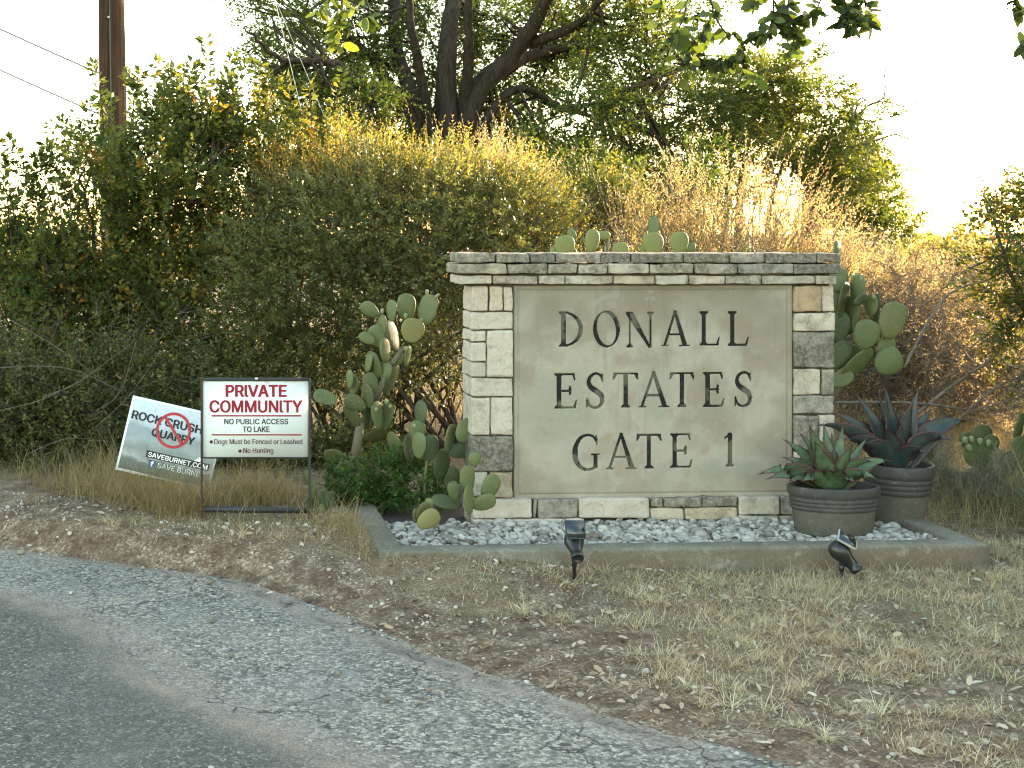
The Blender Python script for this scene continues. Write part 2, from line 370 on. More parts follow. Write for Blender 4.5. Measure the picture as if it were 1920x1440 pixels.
def stones(name, rects, depth0, depth1, seed, off=0.0, gap=.0022):
    g = Geo(); rg = np.random.default_rng(seed)
    for k, r in enumerate(rects):
        x0, y0, x1, y1, tone, stain = r[:6]
        p0 = zpx(x0, y0); p1 = zpx(x1, y1)
        u0, z1 = wuv(*p0, off); u1, z0 = wuv(*p1, off)
        u1 = wuv(p1[0], p0[1], off)[0]
        jit = rg.uniform(-.005, .008)
        c = ((u0 + u1) / 2, (depth0 + depth1) / 2 - jit / 2, (z0 + z1) / 2)
        h = ((u1 - u0) / 2 - gap, (depth1 - depth0) / 2 + jit / 2, (z1 - z0) / 2 - gap)
        n = 12 if max(h[0], h[2]) > .045 else 8
        V, Fc = rbox(c, h, rg.uniform(.004, .009), n, .0075, 19, seed + k * 7)
        V[:, 0] += (fbm(V * 9 + k, 2, 5) - .5) * .006; V[:, 2] += (fbm(V * 9 + k + 40, 2, 6) - .5) * .006
        g.add(V, Fc, stain + min(.985, max(.01, tone + rg.uniform(-.13, .13))))
    return g.build(name, M['stone'], wall, smooth=True)
stones('pier', [(62, 250, 145, 370, .5, 0), (147, 250, 214, 370, .72, 0), (216, 250, 263, 370, .5, 0), (60, 373, 263, 459, .55, 0), (58, 462, 133, 518, .5, 0), (58, 520, 133, 612, .45, 0),
    (58, 615, 133, 688, .3, 0), (135, 462, 263, 688, .5, 0), (60, 691, 263, 781, .4, 1), (62, 785, 150, 967, .3, 1), (153, 785, 263, 967, .35, 0), (63, 971, 263, 1141, .05, 5),
    (63, 1145, 140, 1262, .0, 2), (150, 1145, 263, 1272, .88, 1)], 0.0, THK, 3)
stones('pier', [(1617, 246, 1748, 372, .76, 1), (1751, 246, 1815, 372, .6, 0), (1617, 376, 1815, 466, .5, 1), (1617, 470, 1815, 643, .05, 4), (1617, 647, 1747, 774, .4, 1), (1751, 647, 1815, 774, .0, 3),
    (1617, 777, 1815, 866, .02, 3), (1617, 870, 1735, 1040, .3, 4), (1738, 870, 1815, 1040, .4, 1), (1617, 1043, 1720, 1262, .3, 0), (1723, 1043, 1815, 1262, .4, 2)], 0.0, THK, 4)
stones('base_course', [(68, 1277, 356, 1368, .33, 0), (359, 1277, 379, 1368, .02, 4), (382, 1277, 574, 1368, .05, 3), (577, 1270, 920, 1366, .36, 0), (923, 1268, 986, 1315, .3, 4), (989, 1267, 1173, 1313, .25, 4),
    (1176, 1264, 1346, 1312, .1, 4), (923, 1318, 1088, 1379, .8, 0), (1090, 1316, 1346, 1377, .84, 1), (1349, 1262, 1550, 1350, .38, 1), (1553, 1262, 1640, 1350, .02, 3), (1643, 1262, 1815, 1350, .2, 1),
    (70, 1372, 604, 1440, .45, 0), (606, 1382, 920, 1440, .75, 1), (923, 1382, 1346, 1440, .55, 1), (1349, 1354, 1546, 1440, .4, 1), (1549, 1354, 1815, 1440, .36, 0)], -.022, THK + .01, 5, .022)
def course(name, y0, y1, seps, ov, seed, stain):
    rg = np.random.default_rng(seed)
    stones(name, [(seps[k] + 1, y0, seps[k + 1] - 1, y1, rg.choice([.1, .3, .5, .62]), stain[k % len(stain)]) for k in range(len(seps) - 1)], -ov, THK + ov, seed, ov, .0016)
course('coping', 196, 240, [6, 163, 386, 512, 748, 950, 1105, 1286, 1463, 1721, 1826], .028, 6, [1, 3, 2, 2, 2, 1, 2, 3, 2, 2])
course('coping', 140, 190, [-6, 235, 428, 578, 719, 922, 1136, 1346, 1618, 1848], .045, 7, [3, 4, 3, 3, 2, 3, 4, 3, 5])
course('coping', 88, 137, [8, 181, 343, 469, 685, 832, 1084, 1308, 1478, 1730, 1846], .034, 8, [4, 4, 5, 4, 5, 4, 5, 4, 5, 5])
g = Geo()
uA, zA = wuv(*zpx(64, 150)); uB, _ = wuv(*zpx(1811, 150))
g.add(*box(uA + .012, uB - .012, .03, THK - .02, .02, zA)); g.build('wall_core', M['mortar'], wall)

# carved panel -------------------------------------------------------
def glyph_mask(ch, X, Y, asp):
    """coverage of a roman capital in its own box: X 0..asp, Y 0..1 (height units)"""
    m = np.zeros(X.shape, bool); W = asp; tk, tn, sf = .118, .046, .04
    def rect(x0, x1, y0, y1): nonlocal m; m |= (X >= x0) & (X <= x1) & (Y >= y0) & (Y <= y1)
    def poly(ps):
        nonlocal m; ins = np.ones(X.shape, bool); n = len(ps)
        ar = sum(ps[i][0] * ps[(i + 1) % n][1] - ps[(i + 1) % n][0] * ps[i][1] for i in range(n))
        for i in range(n):
            (ax, ay), (bx, by) = ps[i], ps[(i + 1) % n]
            cr = (bx - ax) * (Y - ay) - (by - ay) * (X - ax); ins &= (cr >= 0) if ar > 0 else (cr <= 0)
        m |= ins
    def stem(x, w, y0=0., y1=1., lo=True, hi=True, ext=.075):
        rect(x, x + w, y0, y1)
        for on, yy, s in ((lo, y0, 1), (hi, y1, -1)):
            if on:
                poly([(x - ext, yy), (x + w + ext, yy), (x + w + ext, yy + s * sf * .7), (x + w, yy + s * (sf + .06)), (x, yy + s * (sf + .06)), (x - ext, yy + s * sf * .7)])
    if ch == 'D':
        stem(.08, tk); cx = .08 + tk * .4
        o = ((X - cx) / (W - cx)) ** 2 + ((Y - .5) / .5) ** 2 <= 1; i = ((X - cx) / (W - cx - tk)) ** 2 + ((Y - .5) / (.5 - tn)) ** 2 <= 1
        m |= o & ~i & (X > cx)
    elif ch == 'O':
        o = ((X - W / 2) / (W / 2)) ** 2 + ((Y - .5) / .52) ** 2 <= 1
        xx, yy = X - W / 2, Y - .5; an = R(9); xr = xx * math.cos(an) + yy * math.sin(an); yr = -xx * math.sin(an) + yy * math.cos(an)
        m |= o & ~((xr / (W / 2 - tk * .92)) ** 2 + (yr / (.52 - tn)) ** 2 <= 1)
    elif ch == 'N':
        stem(.09, tn, 0, 1, True, False); stem(W - .09 - tn, tn, 0, 1, False, True); poly([(0, 1), (.2, 1), (W - .09, -.03), (W - .1 - tn * 1.2, -.03), (.08, .83), (0, .955)])
    elif ch == 'A':
        poly([(W * .47, 1.03), (W * .55, 1.03), (.13, 0), (.06, 0)]); poly([(W * .44, 1.03), (W * .54, 1.03), (W - .04, 0), (W - .06 - tk * 1.05, 0)])
        rect(W * .27, W * .72, .32, .32 + tn); rect(0, .22, 0, sf * .8); rect(W - .30, W + .02, 0, sf * .8)
    elif ch == 'L':
        stem(.07, tk); rect(.1, W - .04, 0, tn); poly([(W - .12, 0), (W - .05, 0), (W, .25), (W - .03, .25)])
    elif ch == 'E':
        stem(.07, tk); rect(.1, W - .1, 1 - tn, 1); rect(.1, W - .2, .48, .48 + tn); rect(.1, W - .04, 0, tn)
        poly([(W - .15, 1), (W - .07, 1), (W - .05, .8), (W - .08, .8)]); poly([(W - .22, .64), (W - .18, .64), (W - .16, .51), (W - .18, .38), (W - .22, .38), (W - .25, .51)]); poly([(W - .12, 0), (W - .05, 0), (W, .24), (W - .03, .24)])
    elif ch == 'T':
        stem(W / 2 - tk / 2, tk, 0, 1, True, False); rect(.02, W - .02, 1 - tn, 1)
        poly([(.03, 1), (.12, 1 - tn), (.03, .8), (0, .8)]); poly([(W - .03, 1), (W - .12, 1 - tn), (W - .03, .8), (W, .8)])
    elif ch == '1':
        c = W * .52; stem(c - tk / 2, tk, 0, 1.05, True, False); poly([(c - tk / 2 - .13, .9), (c, 1.05), (c, .95), (c - tk / 2 - .13, .86)])
    else:
        if ch == 'S':
            P = np.array([(.86, .80), (.76, .93), (.52, .985), (.26, .90), (.17, .74), (.28, .60), (.52, .50), (.76, .39), (.85, .24), (.75, .08), (.48, .018), (.22, .08), (.1, .22)]); Rd = np.array([.03, .033, .036, .048, .062, .078, .085, .078, .062, .046, .034, .034, .034])
            serif = [[(.82, .98), (.88, .98), (.9, .72), (.86, .72)], [(.05, .02), (.11, .02), (.1, .3), (.06, .3)]]
        else:
            P = np.array([(.88, .80), (.76, .94), (.55, .985), (.3, .9), (.14, .68), (.1, .48), (.15, .26), (.32, .08), (.55, .015), (.75, .05), (.84, .12)]); Rd = np.array([.03, .034, .036, .052, .07, .078, .07, .052, .034, .034, .034])
            serif = [[(.84, .98), (.89, .98), (.92, .7), (.88, .7)], [(.78, .03), (.9, .06), (.9, .42), (.78, .42)], [(.68, .42), (1., .42), (1., .46), (.68, .46)]]
        P = P * (W, 1); Rd = Rd * .9
        tt = np.linspace(0, len(P) - 1, 90); i = np.clip(tt.astype(int), 0, len(P) - 2); f = (tt - i)[:, None]
        g0 = P[np.maximum(i - 1, 0)]; g1 = P[i]; g2 = P[i + 1]; g3 = P[np.minimum(i + 2, len(P) - 1)]
        C = .5 * (2 * g1 + (g2 - g0) * f + (2 * g0 - 5 * g1 + 4 * g2 - g3) * f ** 2 + (3 * g1 - g0 - 3 * g2 + g3) * f ** 3); rr = np.interp(tt, np.arange(len(P)), Rd)
        for (qx, qy), r in zip(C, rr): m |= (X - qx) ** 2 + (Y - qy) ** 2 <= r * r
        for s in serif: poly([(x * W, y) for x, y in s])
    return m
LET = [('D', 483, 600, 372, 540), ('O', 650, 778, 372, 540), ('N', 808, 945, 374, 542), ('A', 978, 1112, 372, 538), ('L', 1163, 1260, 371, 535), ('L', 1300, 1400, 371, 535),
       ('E', 463, 572, 670, 838), ('S', 612, 708, 668, 838), ('T', 745, 868, 667, 834), ('A', 868, 1015, 666, 832), ('T', 1018, 1138, 666, 830), ('E', 1180, 1283, 664, 830), ('S', 1328, 1420, 662, 830),
       ('G', 548, 682, 965, 1136), ('A', 712, 857, 962, 1130), ('T', 858, 980, 963, 1128), ('E', 1022, 1128, 960, 1124), ('1', 1283, 1335, 964, 1118)]
def build_panel():
    off = -.014
    u0, z1 = wuv(*zpx(266, 243), off); u1, z0 = wuv(*zpx(1611, 1264), off); s = .003
    us = np.arange(u0, u1, s); zs = np.arange(z0, z1, s)
    SS = 3
    uf = (np.arange(len(us) * SS) + .5) / SS * s + u0 - s / 2; zf = (np.arange(len(zs) * SS) + .5) / SS * s + z0 - s / 2
    mk = np.zeros((len(zf), len(uf)), np.float32)
    for ch, x0, x1, y0, y1 in LET:
        a0, b1 = wuv(*zpx(x0, y0), off); a1, b0 = wuv(*zpx(x1, y1), off); h = b1 - b0
        ia = np.where((uf > a0 - .03) & (uf < a1 + .03))[0]; ib = np.where((zf > b0 - .03) & (zf < b1 + .03))[0]
        X, Y = np.meshgrid((uf[ia] - a0) / h, (zf[ib] - b0) / h)
        mk[ib[0]:ib[-1] + 1, ia[0]:ia[-1] + 1] = np.maximum(mk[ib[0]:ib[-1] + 1, ia[0]:ia[-1] + 1], glyph_mask(ch, X, Y, (a1 - a0) / h))
    mk = mk.reshape(len(zs), SS, len(us), SS).mean((1, 3))
    b = mk.copy()
    for ax in (0, 1): b = (np.roll(b, 1, ax) + b * 2 + np.roll(b, -1, ax)) / 4
    U, Z = np.meshgrid(us, zs)
    dep = .011 * np.clip(b * 1.15 - .08, 0, 1)
    ed = np.minimum(np.minimum(U - U.min(), U.max() - U), np.minimum(Z - Z.min(), Z.max() - Z))
    dep = dep + .006 * (np.exp(-((ed - .026) / .005) ** 2)) + .002 * (n2(U, Z, 4, 3) - .5) + .0012 * (n2(U, Z, 30, 4) - .5)
    Yl = .014 + dep; Yl = np.where(ed < .0005, .05, Yl)
    V = np.stack((U, Yl, Z), -1).reshape(-1, 3); idx = np.arange(U.size).reshape(U.shape)
    Fc = np.stack((idx[:-1, :-1], idx[:-1, 1:], idx[1:, 1:], idx[1:, :-1]), -1).reshape(-1, 4)
    fm = mk.reshape(-1)[Fc].mean(1) > .45
    # worn paint: how much black is left in the groove
    wear = np.clip(1.0 - 1.5 * sst(.40, .66, n2(U, Z, 17, 41, 4)) * sst(.36, .52, n2(U, Z, 3.1, 44)), .5, 1).ravel()
    t = NT('cast_panel'); big = t.noise(2.6, 3, .5); b2 = t.noise(5.3, 4, .6); 
    c = t.ramp(big, [(.38, (.262, .228, .18)), (.5, (.35, .312, .255)), (.62, (.29, .275, .222))])
    blot = t.math('MULTIPLY', t.ramp(b2, [(.5, 0), (.6, 1)]), .5)
    c = t.mix(blot, c, (.25, .188, .145))
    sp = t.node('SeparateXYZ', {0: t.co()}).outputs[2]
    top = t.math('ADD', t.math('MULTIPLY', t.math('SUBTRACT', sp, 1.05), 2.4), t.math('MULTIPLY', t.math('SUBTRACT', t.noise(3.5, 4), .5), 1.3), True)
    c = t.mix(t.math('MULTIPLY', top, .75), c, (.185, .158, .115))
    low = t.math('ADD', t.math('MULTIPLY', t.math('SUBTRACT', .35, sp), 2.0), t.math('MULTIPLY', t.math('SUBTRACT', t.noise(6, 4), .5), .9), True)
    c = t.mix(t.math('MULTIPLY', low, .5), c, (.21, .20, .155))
    c = t.mix(t.ramp(t.noise(45, 5, .7), [(.45, 0), (.75, .28)]), c, (.22, .20, .16))
    stv = t.node('Mapping', {'Vector': t.co(), 'Scale': (1, 1, .09)}).outputs[0]
    c = t.mix(t.math('MULTIPLY', t.ramp(t.noise(17, 4, .6, stv), [(.55, 0), (.72, .55)]), t.ramp(sp, [(.45, .15), (1.2, 1)])), c, (.17, .15, .115))
    c = t.mix(t.ramp(t.noise(7.5, 5, .6, None, .6), [(.58, 0), (.66, .35)]), c, (.35, .335, .295))
    t.bump(t.math('ADD', t.noise(90, 4), t.math('MULTIPLY', t.noise(16, 5), .8)), .35, .005)
    pan = t.done(c, .9, .2)
    g = Geo(); g.add(V, Fc[~fm]); p = g.build('sign_panel', pan, wall, smooth=True)
    t = NT('worn_black_paint'); a = t.attr()
    k = t.math('ADD', a, t.math('MULTIPLY', t.math('SUBTRACT', t.noise(40, 6, .75), .5), .9), True)
    lm = t.done(t.mix(k, (.20, .18, .14), (.010, .011, .012)), .7, .25)
    V2, inv = np.unique(Fc[fm], return_inverse=True)
    g = Geo(); g.add(V[V2], inv.reshape(-1, 4), wear[V2]); g.build('lettering', lm, p, smooth=True)
build_panel()

# ------------------------------------------------------------------ concrete planter border and its pebbles
t = NT('border_concrete'); z = t.node('SeparateXYZ', {0: t.co()}).outputs[2]
c = t.ramp(t.noise(5, 6, .65), [(.3, (.13, .122, .095)), (.6, (.215, .20, .16)), (.8, (.29, .27, .22))])
red = t.math('MULTIPLY', t.ramp(t.noise(2.2, 4), [(.40, 0), (.5, 1)]), t.ramp(z, [(.02, 1), (.118, 0.75), (.132, 0)]))
c = t.mix(t.math('MULTIPLY', t.ramp(t.noise(9, 5), [(.4, 0), (.65, .6)]), t.ramp(z, [(.0, 1), (.1, .2)])), c, (.12, .105, .08)); c = t.mix(t.math('MULTIPLY', red, .8), c, (.15, .10, .075))
c = t.mix(t.ramp(t.noise(50, 5), [(.55, 0), (.8, .4)]), c, (.12, .11, .09))
c = t.mix(t.ramp(t.noise(95, 6, .75), [(.42, .45), (.58, 0)]), c, (.075, .068, .055)); c = t.mix(t.ramp(t.noise(13, 6, .7), [(.56, 0), (.68, .5)]), c, (.33, .31, .26)); t.bump(t.noise(60, 5, .7), .6, .006); M['conc'] = t.done(c, .92, .15)
def W3(u, v, z): p = WO + WU * u + WB * v; return np.array((p[0], p[1], z))
def build_border():
    Yf = 5.87; P = np.array(((712 - CX) * Yf / F, Yf)) - WO; uL, vF = P @ WU, P @ WB
    Q = np.array(((1853 - CX) * 6.02 / F, 6.02)) - WO; uR = Q @ WU
    wd, vBk = .115, .95
    pl = [(uL, vBk - .25), (uL, vF), (uR, vF), (uR, vBk)]
    outl = [(uL, .35), (uL, vF), (uR, vF), (uR, vBk), (uR - wd, vBk), (uR - wd, vF + wd + .01), (uL + wd, vF + wd + .01), (uL + wd, .35)]
    # walk the outline with a swept, slightly rounded cross-section
    path = [(uL + wd / 2, .35), (uL + wd / 2, vF + wd / 2), (uR - wd / 2, vF + wd / 2), (uR - wd / 2, vBk)]
    hw, r, top, bot = wd / 2, .012, .14, -.06
    sec = [(-hw, bot), (-hw, .0), (-hw, .06), (-hw, top - r), (-hw + r * .3, top - r * .3), (-hw + r, top), (0, top + .001), (hw - r, top), (hw - r * .3, top - r * .3), (hw, top - r), (hw, bot)]
    pts = []
    for k in range(3):
        a, b = np.array(path[k]), np.array(path[k + 1]); L = np.linalg.norm(b - a); n = max(2, int(L / .05))
        for i in range(n if k < 2 else n + 1): pts.append((a + (b - a) * i / n, k, i))
    pts2 = []; 
    for p, k, i in pts:
        d = np.array(path[k + 1]) - np.array(path[k]); d = d / np.linalg.norm(d)
        if i == 0 and k > 0:
            dp = np.array(path[k]) - np.array(path[k - 1]); dp = dp / np.linalg.norm(dp)
            nr = np.array((dp[1], -dp[0])) + np.array((d[1], -d[0]))      # mitre: offsets add
        else: nr = np.array((d[1], -d[0]))
        pts2.append((p, nr))
    V = []
    for p, nr in pts2:
        for s_, z_ in sec: V.append(W3(p[0] + nr[0] * -s_, p[1] + nr[1] * -s_, z_))
    V = np.array(V); V = V + (fbm(V * 14, 3, 8)[:, None] - .5) * .006
    n, m = len(pts2), len(sec); idx = np.arange(n * m).reshape(n, m)
    Fc = np.stack((idx[:-1, :-1], idx[:-1, 1:], idx[1:, 1:], idx[1:, :-1]), -1).reshape(-1, 4)
    g = Geo(); g.add(V, [tuple(f) for f in Fc] + [tuple(idx[0]), tuple(idx[-1][::-1])])
    o = g.build('planter_border', M['conc'], origin=W3(uL, vF, 0))
    tag(o, 'low weathered concrete border around the pebble bed at the sign wall', 'border')
    return uL + wd, uR - wd, vF + wd + .01
BU0, BU1, BV0 = build_border()
def ico():
    p = (1 + 5 ** .5) / 2
    V = nrm(np.array([(-1, p, 0), (1, p, 0), (-1, -p, 0), (1, -p, 0), (0, -1, p), (0, 1, p), (0, -1, -p), (0, 1, -p), (p, 0, -1), (p, 0, 1), (-p, 0, -1), (-p, 0, 1)], float))
    Fc = np.array([(0, 11, 5), (0, 5, 1), (0, 1, 7), (0, 7, 10), (0, 10, 11), (1, 5, 9), (5, 11, 4), (11, 10, 2), (10, 7, 6), (7, 1, 8), (3, 9, 4), (3, 4, 2), (3, 2, 6), (3, 6, 8), (3, 8, 9), (4, 9, 5), (2, 4, 11), (6, 2, 10), (8, 6, 7), (9, 8, 1)])
    V = list(map(tuple, V)); ed = {}; F2 = []
    def mid(a, b):
        k = (min(a, b), max(a, b))
        if k not in ed: v = nrm(np.array(V[a]) + np.array(V[b])); V.append(tuple(v)); ed[k] = len(V) - 1
        return ed[k]
    for a, b, c in Fc:
        ab, bc, ca = mid(a, b), mid(b, c), mid(c, a); F2 += [(a, ab, ca), (b, bc, ab), (c, ca, bc), (ab, bc, ca)]
    return np.array(V), np.array(F2)
ICO = ico()
def pebbles(P, S, tint, rg, flat=(.45, .8), sq=.35, g=None):
    """many stones in one go"""
    n = len(P); Vb, Fb = ICO; g = g or Geo()
    A = rg.normal(size=(n, 3)); A = nrm(A); ang = rg.uniform(0, 6.28, n)
    sc = np.stack((rg.uniform(.75, 1.25, n), rg.uniform(.6, 1.0, n), rg.uniform(*flat, n)), -1) * S[:, None]
    k = rg.uniform(0, 100, (n, 1, 3)); B = Vb[None]; nz = fbm(B * 1.3 + k, 2, 3)[..., None]
    B = B * (1 + sq * 2 * (nz - .5)) * sc[:, None]
    c, s = np.cos(ang)[:, None], np.sin(ang)[:, None]; tl = rg.normal(0, .28, (n, 1)); ct, st_ = np.cos(tl), np.sin(tl)
    x, y, z = B[..., 0], B[..., 1], B[..., 2]
    y, z = y * ct - z * st_, y * st_ + z * ct; x, y = x * c - y * s, x * s + y * c
    V = np.stack((x, y, z), -1) + P[:, None]
    Fc = (Fb[None] + (np.arange(n) * len(Vb))[:, None, None]).reshape(-1, 3)
    g.add(V.reshape(-1, 3), Fc, np.repeat(tint, len(Vb))); return g
def build_bed():
    rg = np.random.default_rng(12)
    g = Geo(); a = [W3(BU0 - .02, BV0 - .02, .075), W3(BU1 + .02, BV0 - .02, .075), W3(BU1 + .02, 1.0, .075), W3(BU0 - .02, 1.0, .075)]
    g.add(np.array(a), np.array([(0, 1, 2, 3)])); tag(g.build('bed_soil', simple('bed_soil', (.06, .052, .045), .95, .5, 60)), kind='structure')
    n = 5000; u = rg.uniform(BU0, BU1, n); v = rg.uniform(BV0, .0, n); k = rg.random(n) < .13
    v = np.where(k, rg.uniform(0, .9, n), v); u = np.where(k, rg.uniform(1.93, BU1, n), u)
    P = np.stack([W3(a, b, 0) for a, b in zip(u, v)]); S = np.clip(rg.gamma(5, .0034, n), .007, .034)
    P[:, 2] = .068 + rg.uniform(0, .034, n) + .012 * (n2(P[:, 0], P[:, 1], 4, 3) - .5)
    g = pebbles(P, S, np.clip(rg.beta(1.9, 1.3, n), 0, 1), rg, sq=.55)
    t = NT('pale_pebble'); f = t.attr()
    c = t.ramp(f, [(0, (.045, .04, .036)), (.14, (.16, .10, .07)), (.24, (.17, .15, .125)), (.5, (.30, .272, .24)), (1, (.52, .48, .42))])
    c = t.mix(t.ramp(t.noise(50, 4), [(.4, 0), (.7, .4)]), c, (.22, .205, .18)); t.bump(t.noise(110, 3), .3, .003)
    tag(g.build('gravel', t.done(c, .75, .3), smooth=True), 'pale grey and white pebbles filling the bordered bed below the sign wall', 'gravel', kind='stuff')
build_bed()
# ------------------------------------------------------------------ notice sign
M['black_steel'] = simple('black_painted_steel', (.022, .022, .024), .5, .4, 60, .4)
t = NT('rusty_steel'); f = t.noise(25, 6, .7); t.bump(f, .3, .003)
M['rusty'] = t.done(t.ramp(f, [(.4, (.025, .022, .021)), (.62, (.075, .038, .022))]), .75, .3)
M['red_ink'] = simple('red_ink', (.26, .006, .022), .5, .06, 40, .3, 0)
M['black_ink'] = simple('black_ink', (.012, .012, .014), .5, .06, 40, .3, 0)
M['purple_ink'] = simple('dark_red_ink', (.075, .012, .022), .5, .06, 40, .3, 0)
M['white_ink'] = simple('white_ink', (.80, .82, .82), .5, .03, 40, .3, 0)
def flat_writing(rows, tf, name, mat, par, base):
    """rows of (string, x0, x1, ytop, ybot, bold); tf maps board pixels + height above the board to the world"""
    g = Geo()
    for s, x0, x1, yt, yb, bold in rows:
        V, Fc = text_geo(s, x1 - x0, yb - yt, bold); P = np.array([tf(x0 + v[0], yb - v[1], .0015 + v[2]) for v in V]); g.add(P, Fc)
    return g
def quadpx(g, tf, x0, x1, y0, y1, e, t=.5): g.add([tf(x0, y1, e), tf(x1, y1, e), tf(x1, y0, e), tf(x0, y0, e)], np.array([(0, 1, 2, 3)]), t)
def discpx(g, tf, cx, cy, r, e, r0=0.0, k=28):
    th = np.arange(k) * 2 * math.pi / k
    if r0 == 0: g.add([tf(cx + r * math.cos(a), cy - r * math.sin(a), e) for a in th], [tuple(range(k))])
    else:
        V = [tf(cx + q * math.cos(a), cy - q * math.sin(a), e) for q in (r, r0) for a in th]
        g.add(V, np.array([(i, (i + 1) % k, k + (i + 1) % k, k + i) for i in range(k)]))
def build_notice():
    Y = 6.55; sc = Y / F
    def zz(x, y): return 200 + x / 4.5, 690 + y / 4.5
    def tf(x, y, e): px, py = zz(x, y); p = at(px, py, Y); return p - np.array((0, e, 0))
    c = at(480, 960, Y); root = thing('notice_sign', 'white private community notice in a black steel frame on two posts', 'sign', (c[0], Y, float(gz(c[0], Y)) - .02))
    def bar(x0, x1, y0, y1, name, mat, d=.022, ext=0):
        a, b = tf(x0, y1, 0), tf(x1, y0, 0); zb = a[2] if not ext else root.location[2] - .15
        cx, hz = (a[0] + b[0]) / 2, (b[2] - zb) / 2
        V, Fc = rbox((cx, Y, zb + hz), ((b[0] - a[0]) / 2, d / 2, hz), .003, 6); g = Geo(); g.add(V, Fc); return sub(g, name, mat, root, True)
    bar(793, 812, 80, 1240, 'post', M['rusty'], .024, 1); bar(1702, 1723, 84, 1340, 'post', M['black_steel'], .024, 1)
    bar(813, 1701, 82, 110, 'frame_rail', M['black_steel'], .022); bar(813, 1701, 749, 763, 'frame_rail', M['black_steel'], .022)
    a, b = tf(815, 1192, 0), tf(1700, 1200, 0); g = Geo(); V, Fc = tube([a, b], .0155, 12); g.add(V, Fc); sub(g, 'lower_bar', M['black_steel'], root, True)
    g = Geo(); V, Fc = rbox(tf(1264, 88, .012), (.008, .006, .006), .004, 6); g.add(V, Fc); sub(g, 'bolt', simple('worn_bolt', (.5, .48, .44), .5), root, True)
    g = Geo(); a, b = tf(812, 749, .004), tf(1702, 110, .004); V, Fc = box(a[0], b[0], Y - .004, Y + .004, a[2], b[2]); g.add(V, Fc)
    t = NT('white_sign_face'); px = t.node('SeparateXYZ', {0: t.co()}); rp = tf(1352, 118, 0)
    dx = t.math('ABSOLUTE', t.math('SUBTRACT', px.outputs[0], float(rp[0]))); dz = t.math('SUBTRACT', float(rp[2]) + .004, px.outputs[2])
    m = t.math('MULTIPLY', t.math('SUBTRACT', 1.0, t.math('MULTIPLY', dx, 60.), True), t.math('SUBTRACT', 1.0, t.math('MULTIPLY', dz, 34.), True)); m = t.math('MULTIPLY', m, t.noise(70, 4))
    c = t.mix(t.noise(8, 4), (.66, .71, .72), (.73, .77, .775)); c = t.mix(t.math('MULTIPLY', m, 1.4, True), c, (.45, .2, .08))
    board = sub(g, 'sign_board', t.done(c, .45, .35), root)
    W1 = flat_writing([('PRIVATE', 1003, 1520, 140, 243, .036), ('COMMUNITY', 866, 1653, 270, 376, .034)], lambda x, y, e: tf(x, y, e + .0045), '', None, root, root)
    quadpx(W1, lambda x, y, e: tf(x, y, e + .0045), 884, 1643, 396, 408, .0015); quadpx(W1, lambda x, y, e: tf(x, y, e + .0045), 886, 1645, 557, 568, .0015)
    sub(W1, 'lettering', M['red_ink'], root, part=board)
    f2 = lambda x, y, e: tf(x, y, e + .0045)
    W2 = flat_writing([('NO PUBLIC ACCESS', 992, 1532, 426, 474, .022), ('TO LAKE', 1148, 1375, 491, 539, .022)], f2, '', None, root, root); sub(W2, 'lettering', M['black_ink'], root, part=board)
    W3_ = flat_writing([('Dogs Must be Fenced or Leashed', 908, 1652, 598, 654, .012), ('No Hunting', 1153, 1407, 672, 730, .012)], f2, '', None, root, root)
    discpx(W3_, f2, 882, 622, 14, .0015); discpx(W3_, f2, 1125, 700, 14, .0015); sub(W3_, 'lettering', M['purple_ink'], root, part=board)
build_notice()
